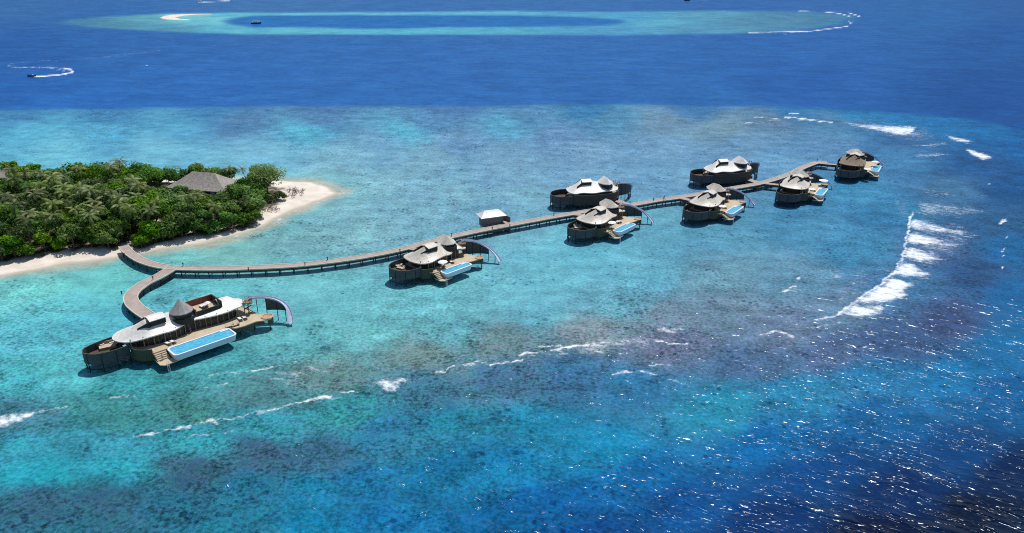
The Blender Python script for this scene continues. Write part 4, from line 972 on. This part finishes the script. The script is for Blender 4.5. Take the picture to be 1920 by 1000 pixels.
        lp = scale_loop([(x-.2,y-.5) for x,y,z in ev], (cx,cy), .98)
        b = VB(); b.wall(lp + [lp[0]], 6.2, 7.9, .12); b.build('turret_shade_ring', M_TRIM, tr)  # dark ring again stands in for the shaded recess round the turret
    VB.my = 1
    return root
villa((-86.6,173.5), 44, 'largest villa nearest the camera with a cone turret, sunken roof terrace and longest pool', big=True, roof=M_ROOF_W, cap=M_ROOF_W)
villa((-22.4,222.3), 45, 'second villa from the left, beside the boardwalk with a cone-like turret at its slide end')
villa((34.8,258.2), 50, 'third pool villa from the left, in front of a dark-walled villa across the boardwalk')
villa((78.9,277.3), 53, 'fourth pool villa from the left, just before the boardwalk forks')
villa((119.8,299.0), 58, 'pool villa at the boardwalk fork, second from the far end', tur=(-3.0,-.2))
villa((156.2,332.4), 60, 'farthest villa at the end of the boardwalk with a brown thatched roof', roof=M_ROOF_B, cap=M_ROOF, tur=(-3.2,-.2), tur_mat=M_ROOF)
villa((25.2,304.6), 10, 'dark-walled villa turned away beyond the boardwalk, left one of two', my=-1, sc=1.04, roof=M_ROOF_W, cap=M_ROOF_W)
villa((85.5,333.5), 13, 'dark-walled villa turned away beyond the boardwalk, right one of two', my=-1, sc=1.05, roof=M_ROOF_W, cap=M_ROOF_W)

# small hut on stilts beside the boardwalk
p = at(921, 402.5, 5.4); hut = empty('service_hut', (p.x, p.y, 0), math.radians(22)); tag(hut, 'small hut on stilts with a pale hipped roof beside the boardwalk', 'hut')
hip_roof('roof', hut, 4.9, 3.0, 2.7, 5.4, 7.2, M_ROOF_W, .2)
M_HUT = simple('hut_slat', (.17,.15,.16), .75, .25, 1.2, stretch=(5, 5, 1), bump=.03)
b = MB(); lp = rrect(-4.2, 4.2, -2.4, 2.4, 1.3); b.prism(lp, 1.7, 5.25); b.build('wall', M_HUT, hut)
for x in (-3.4, 0, 3.4):
    for y in (-1.7, 1.7):
        b = MB(); b.tube([(x,y,-1.5),(x,y,1.72)], .15, 6); b.build('stilt', M_PILE, hut)
b = MB(); b.wall([(4.3,1.2),(5.8,-.6),(6.4,-2.6)], 2.1, 4.4, .12); b.build('side_screen', M_HUT, hut)
b = MB(); b.box(3.1,3.3,-2.44,-2.38,2.5,4.6); b.build('door', M_DARK, hut)
# ---------------------------------------------------------------- furniture on the decks
M_FRAME = simple('lounger_frame', (.30,.24,.17), .6, .2); M_CUSH = simple('cushion', (.74,.73,.70), .85, .06)
M_TAN = simple('tan_cushion', (.50,.40,.27), .85, .15)
def lounger_parts(o, mat):
    b = MB(); b.box(-.95,.95,-.34,.34,.22,.30)
    for x in (-.85,.85):
        for y in (-.28,.28): b.box(x-.04,x+.04,y-.04,y+.04,0,.22)
    b.build('frame', M_FRAME, o)
    b = MB(); b.box(-.92,.28,-.33,.33,.302,.42); b.build('mattress', mat, o)
    b = MB(); b.add([(.3,-.33,.302),(.98,-.33,.66),(.98,.33,.66),(.3,.33,.302),(.25,-.33,.42),(.93,-.33,.78),(.93,.33,.78),(.25,.33,.42)],[(3,2,1,0),(4,5,6,7),(0,1,5,4),(1,2,6,5),(2,3,7,6),(3,0,4,7)]); b.build('backrest', mat, o)
def lounger(px, py, z, rz, label, group, mat=None, s=1.15):
    p = at(px, py, z); o = empty('sun_lounger', (p.x, p.y, z), math.radians(rz), (s, s, s)); tag(o, label, 'sun lounger', group); lounger_parts(o, mat or M_CUSH); return o
D_ = 3.5
lounger(450.5,600.5,D_,-50,'white lounger nearer the cone turret end, on the right deck of the largest villa','loungers on the largest villa')
lounger(459,598,D_,-50,'white lounger nearer the slide, on the right deck of the largest villa','loungers on the largest villa')
lounger(431,613.5,D_,40,'lounger left of its twin at the right end of the long pool','loungers on the largest villa', M_TAN)
lounger(441.5,611.5,D_,40,'lounger right of its twin at the right end of the long pool','loungers on the largest villa', M_TAN)
lounger(315,646,D_,-30,'left white lounger at the left end of the long pool','loungers on the largest villa')
lounger(324,643,D_,-30,'right white lounger at the left end of the long pool','loungers on the largest villa')
lounger(379.5,577,7.35,-40,'left lounger on the sunken roof terrace','loungers on the largest villa')
lounger(385.5,575,7.35,-40,'right lounger on the sunken roof terrace','loungers on the largest villa')
lounger(830,499.5,D_,-45,'lounger in the shade beside the pool of the second villa','loungers on the smaller villas')
lounger(846.5,493,D_,-45,'lounger at the edge of the roof shade on the second villa','loungers on the smaller villas')
lounger(1157,418.5,D_,-40,'white lounger beside the parasol of the third villa','loungers on the smaller villas')
lounger(1161,417.5,D_,-40,'second white lounger nearer the pool of the third villa','loungers on the smaller villas')
lounger(1357.5,391,D_,-35,'lounger below the parasol of the fourth villa','loungers on the smaller villas', M_TAN)
lounger(1524,358.5,D_,-30,'lounger at the pool end of the fork villa','loungers on the smaller villas')
lounger(1629.5,318,D_,-30,'lounger on the pool deck of the brown-roofed villa','loungers on the smaller villas')
def parasol(px, py, zt, label, r_=1.6):
    p = at(px, py, zt); o = empty('parasol', (p.x, p.y, D_)); tag(o, label, 'parasol', 'white parasols on the villa decks'); h_ = zt - D_
    b = MB(); b.tube([(0,0,0),(0,0,h_)], .05, 6); b.build('pole', M_FRAME, o)
    b = MB(); n = 8; b.add([(0,0,h_+.25)] + [(r_*math.cos(k*math.pi/4), r_*math.sin(k*math.pi/4), h_-.25) for k in range(n)] + [(0,0,h_+.19)] + [(r_*math.cos(k*math.pi/4), r_*math.sin(k*math.pi/4), h_-.33) for k in range(n)],
        [(0,1+k,1+(k+1)%n) for k in range(n)] + [(9,10+(k+1)%n,10+k) for k in range(n)] + [(1+k,10+k,10+(k+1)%n,1+(k+1)%n) for k in range(n)]); b.build('canopy', M_WHITE, o)
    b = MB(); b.box(-.3,.3,-.3,.3,0,.1); b.build('base', M_TRIM, o)
parasol(830,489.8,5.9,'white parasol in front of the glazed side of the second villa')
parasol(1147,416,5.9,'white parasol on the pool deck of the third villa')
parasol(1354.5,385.5,5.9,'white parasol on the pool deck of the fourth villa')
parasol(1544.5,337.5,6.0,'white parasol by the net lounge of the fork villa', 1.9)
parasol(1522,353.5,5.8,'white parasol at the pool end of the fork villa')
parasol(1641.5,302.5,5.9,'white parasol by the pool of the brown-roofed villa')
parasol(1627,316,5.4,'lower white parasol at the stairs of the brown-roofed villa')
parasol(388,566.5,9.3,'small white parasol on the sunken roof terrace', .9)
# folded parasol
p = at(317.5,637,D_); o = empty('folded_parasol', (p.x, p.y, D_)); tag(o, 'closed white parasol standing by the left end of the long pool', 'parasol')
b = MB(); b.tube([(0,0,0),(0,0,2.6)], .05, 6); b.build('pole', M_FRAME, o); b = MB(); b.tube([(0,0,.9),(0,0,1.3),(0,0,2.6)], .26, 8, .07); b.build('canopy', M_WHITE, o)
def daybed(px, py, z, rz, label, s=1.0):
    p = at(px, py, z); o = empty('daybed', (p.x, p.y, z), math.radians(rz), (s, s, s)); tag(o, label, 'daybed', 'daybeds in the villa courtyards')
    b = MB(); b.box(-1.3,1.3,-.8,.8,0,.3); b.build('base', M_FRAME, o); b = MB(); b.box(-1.26,1.26,-.76,.76,.302,.48); b.build('mattress', M_TAN, o)
    b = MB(); b.box(-1.28,1.28,.62,.8,.482,.95); b.build('backrest', M_FRAME, o); b = MB(); b.box(-1.1,-.4,.30,.6,.482,.66); b.box(.4,1.1,.30,.6,.482,.66); b.build('cushion', M_CUSH, o)
DC = 3.4
daybed(202,652,DC,30,'tan daybed in the long courtyard of the largest villa', 1.5)
daybed(748,499,DC,60,'tan daybed at the back of the second villa\'s round courtyard'); daybed(752,504,DC,-30,'daybed in the middle of the second villa\'s round courtyard')
daybed(1081,425,DC,60,'brown daybed at the back of the third villa\'s round courtyard'); daybed(1083.5,428.5,DC,10,'pale daybed near the screen of the third villa\'s courtyard')

# ---------------------------------------------------------------- people: one skinned body each, clothes as children
def skin_obj(name, pts, edges, rad, mat, parent, root=0):
    me = bpy.data.meshes.new(name); me.from_pydata(pts, edges, []); me.materials.append(mat)
    o = bpy.data.objects.new(name, me); COL.objects.link(o); o.parent = parent
    md = o.modifiers.new('skin', 'SKIN'); sv = me.skin_vertices[0].data
    for i, q in enumerate(rad): sv[i].radius = (q, q)
    sv[root].use_root = True
    sb = o.modifiers.new('sub', 'SUBSURF'); sb.levels = 1; sb.render_levels = 1; return o
def person(px, py, z, rz, label, shirt, pants, pose='stand', hair=(.02,.015,.01)):
    p = at(px, py, z); o = empty('person', (p.x, p.y, z), math.radians(rz)); tag(o, label, 'person')
    sk = simple('skin', (.30,.17,.10), .6, .05); sm = simple('shirt', shirt, .85, .1); pm = simple('trousers', pants, .85, .1); hm = simple('hair', hair, .8, .2)
    sit = pose == 'cycle'
    hz = .92 if not sit else 1.0
    P_ = [(0,0,hz),(0,0,hz+.25),(0,.02,hz+.46),(0,.02,hz+.56),(0,-.01,hz+.66),(0,-.01,hz+.76)]; Rr = [.14,.125,.15,.055,.095,.075]; Ed = [(0,1),(1,2),(2,3),(3,4),(4,5)]
    for s in (-1, 1):
        k = len(P_)
        if sit: leg = [(s*.1,-.02,hz-.05),(s*.12,-.38,hz-.12 - (.2 if s > 0 else 0)),(s*.12,-.3,hz-.5 - (.18 if s > 0 else 0)),(s*.12,-.42,hz-.54 - (.18 if s > 0 else 0))]
        else: leg = [(s*.1,0,hz-.06),(s*.11,-.02 - .06*s,.5),(s*.11,.02 - .10*s,.09),(s*.12,-.12 - .10*s,.04)]
        P_ += leg; Rr += [.095,.065,.045,.04]; Ed += [(0,k),(k,k+1),(k+1,k+2),(k+2,k+3)]
        k = len(P_)
        arm = [(s*.19,.02,hz+.44),(s*.25,-.02 if not sit else -.2,hz+.18),(s*.25,-.12 if not sit else -.42,hz-.04 if not sit else hz+.12),(s*.25,-.16 if not sit else -.50,hz-.11 if not sit else hz+.11)]
        P_ += arm; Rr += [.06,.045,.032,.036]; Ed += [(2,k),(k,k+1),(k+1,k+2),(k+2,k+3)]
        h_ = k+3; b_ = Vector(arm[3]); dn = (b_ - Vector(arm[2])).normalized()
        for f in range(4):
            i = len(P_); off = Vector((s*-.006*f, .03-.02*f, 0)); q = b_ + dn*.05 + off; L_ = (.075,.088,.082,.062)[f]
            P_ += [tuple(q), tuple(q + dn*L_*.55 + Vector((-s*.008,0,0))), tuple(q + dn*L_ + Vector((-s*.025,0,0)))]; Rr += [.010,.009,.008]; Ed += [(h_,i),(i,i+1),(i+1,i+2)]
        i = len(P_); q = b_ + Vector((-s*.03,-.03,0)); P_ += [tuple(q), tuple(q + dn*.05 + Vector((-s*.01,-.012,0)))]; Rr += [.011,.009]; Ed += [(h_,i),(i,i+1)]
    skin_obj('body', P_, Ed, Rr, sk, o)
    skin_obj('shirt', [(0,0,hz+.02),(0,0,hz+.25),(0,.02,hz+.46),(-.19,.02,hz+.45),(.19,.02,hz+.45),(-.235,0,hz+.26),(.235,0,hz+.26)], [(0,1),(1,2),(2,3),(2,4),(3,5),(4,6)], [.165,.15,.165,.085,.085,.06,.06], sm, o)
    lg = [(P_[6], P_[7]), (P_[6+4+4+14], P_[7+4+4+14])]
    skin_obj('trousers', [(0,0,hz+.04), P_[6], P_[7], P_[28], P_[29]], [(0,1),(1,2),(0,3),(3,4)], [.16,.115,.085,.115,.085], pm, o)
    b = MB(); n = 8
    vs = [(0,.012,hz+.885)] + [(.108*math.cos(a*math.pi/4)*f, .012+.12*math.sin(a*math.pi/4)*f, zz) for f, zz in ((.7,hz+.865),(1,hz+.79),(1.0,hz+.72)) for a in range(8)]
    fs = [(0,1+k,1+(k+1)%8) for k in range(8)] + [(1+r_*8+k,9+r_*8+k,9+r_*8+(k+1)%8,1+r_*8+(k+1)%8) for r_ in (0,1) for k in range(8)]
    b.add(vs, fs); b.build('hair', hm, o)
    return o
person(305.5,675.5,2.0,20,'person in a pale blue shirt on the swim platform stairs', (.50,.55,.75), (.55,.55,.6))
person(358,624.5,3.5,120,'person in a blue shirt in the shade of the largest villa', (.22,.30,.60), (.12,.14,.25))
person(1245,375.3,2.6,-70,'person in dark clothes riding a bicycle on the boardwalk', (.02,.025,.03), (.02,.02,.025), 'cycle')
p = at(1245,375.3,2.6); o = empty('bicycle', (p.x, p.y, 2.6), math.radians(-70)); tag(o, 'dark bicycle ridden along the boardwalk', 'bicycle')
for y in (-.55,.5):
    b = MB(); b.tube([(0,y+.33*math.cos(k*math.pi/8),.34+.33*math.sin(k*math.pi/8)) for k in range(17)], .025, 5); wv_ = b.build('wheel', M_BOLL, o)
    b = MB(); [b.tube([(0,y,.34),(0,y+.31*math.cos(k*math.pi/4),.34+.31*math.sin(k*math.pi/4))], .006, 3) for k in range(8)]; b.build('spokes', M_BOLL, wv_)
b = MB()
for q in ([(0,.5,.34),(0,.05,.32),(0,.15,.85),(0,.5,.34)], [(0,.05,.32),(0,-.42,.82),(0,.13,.75)], [(0,-.55,.34),(0,-.42,.95)]): b.tube(q, .02, 5)
b.build('frame', M_BOLL, o)
b = MB(); b.box(-.08,.08,.02,.28,.85,.91); b.build('saddle', M_BOLL, o); b = MB(); b.tube([(-.28,-.36,1.02),(0,-.42,.98),(.28,-.36,1.02)], .018, 5); b.build('handlebar', M_BOLL, o)

# ---------------------------------------------------------------- boats
M_HULLW = simple('white_hull', (.72,.74,.76), .3, .05); M_HULLD = simple('dark_hull', (.03,.05,.075), .4, .2); M_CAB = simple('cabin_white', (.66,.70,.74), .5, .06); M_CANOPY = simple('blue_canopy', (.12,.22,.36), .8, .15)
def hull(L, Bm, Dp, mat, o, sheer=.5):
    b = MB(); n = 12; ring = []
    for k in range(n+1):
        t = k/n; x = L*(t-.5); wd = Bm/2*(1 - max(0, (t-.45)/.55)**2.2)*(.86 + .14*min(1, t*4)) + .015; zt = Dp + sheer*max(0, t-.3)**2*2
        ring.append([(x,-wd,zt),(x,-wd*.8,.15),(x,0,-.25),(x,wd*.8,.15),(x,wd,zt)])
    vs = [q for r_ in ring for q in r_]; fs = []
    for k in range(n):
        for j in range(4): fs.append((5*k+j,5*k+5+j,5*k+6+j,5*k+1+j))
        fs.append((5*k+4,5*k+9,5*k+5,5*k))
    fs += [(0,1,2,3,4)]; b.add(vs, fs); return b.build('hull', mat, o)
def boat(px, py, rz, L, label, dark, cabin):
    p = at(px, py, 0); o = empty('motor_boat', (p.x, p.y, 0), math.radians(rz)); tag(o, label, 'boat')
    hull(L, L*.30, L*.10 + .35, M_HULLD if dark else M_HULLW, o); z = L*.10 + .36
    if cabin:
        b = MB(); b.box(-L*.30,L*.18,-L*.10,L*.10,z,z+1.5); c = b.build('cabin', M_CAB, o)
        for s in (-1, 1):
            b = MB(); b.box(-L*.26,L*.14,s*L*.10-.03 if s > 0 else -L*.10-.05,s*L*.10+.05 if s > 0 else -L*.10+.03,z+.6,z+1.15); b.build('window', M_GLASS, c)
        b = MB(); b.box(-L*.38,L*.24,-L*.13,L*.13,z+1.52,z+1.66); b.build('canopy', M_CAB, o)
        b = MB(); b.box(L*.25,L*.36,-L*.07,L*.07,z+.05,z+.9); b.build('foredeck_locker', M_CAB, o)
    else:
        b = MB(); b.add([(L*.05,-L*.09,z),(L*.16,-L*.07,z),(L*.16,L*.07,z),(L*.05,L*.09,z),(L*.02,-L*.08,z+.7),(L*.02,L*.08,z+.7)],[(0,1,4),(1,2,5,4),(2,3,5),(0,4,5,3)]); b.build('windscreen', M_GLASS, o)
        b = MB(); b.box(-L*.25,-L*.12,-L*.09,L*.09,z,z+.45); b.build('seat', M_CUSH, o)
    for s in ((-1, 1) if cabin else (0,)):
        b = MB(); b.box(-L*.5-.5,-L*.5,s*.5-.2,s*.5+.2,.1,1.2); b.build('outboard_motor', M_TRIM, o)
boat(59,143.6,190,5.5,'small dark speedboat drawing a curling white wake at the left', True, False)
boat(480.5,45,8,11,'dark cabin boat moored in the blue lagoon of the far reef', True, True)
boat(374,4.4,185,8,'white speedboat at the top left with a straight wake', False, True)
boat(1288,1.8,180,9,'dark boat at the very top edge right of centre', True, True)
p = at(275,124.5,0); o = empty('buoy', (p.x, p.y, 0)); tag(o, 'small white buoy floating in the deep channel', 'buoy')
b = MB(); b.add([(0,0,1.0)] + [(rr*math.cos(k*math.pi/4), rr*math.sin(k*math.pi/4), zz) for rr, zz in ((.5,.85),(.8,.35),(.6,-.2)) for k in range(8)], [(0,1+k,1+(k+1)%8) for k in range(8)] + [(1+r_*8+k,9+r_*8+k,9+r_*8+(k+1)%8,1+r_*8+(k+1)%8) for r_ in (0,1) for k in range(8)]); b.build('float', M_WHITE, o)
b = MB(); b.tube([(0,0,.95),(0,0,1.8)], .06, 5); b.build('mast', M_WHITE, o)
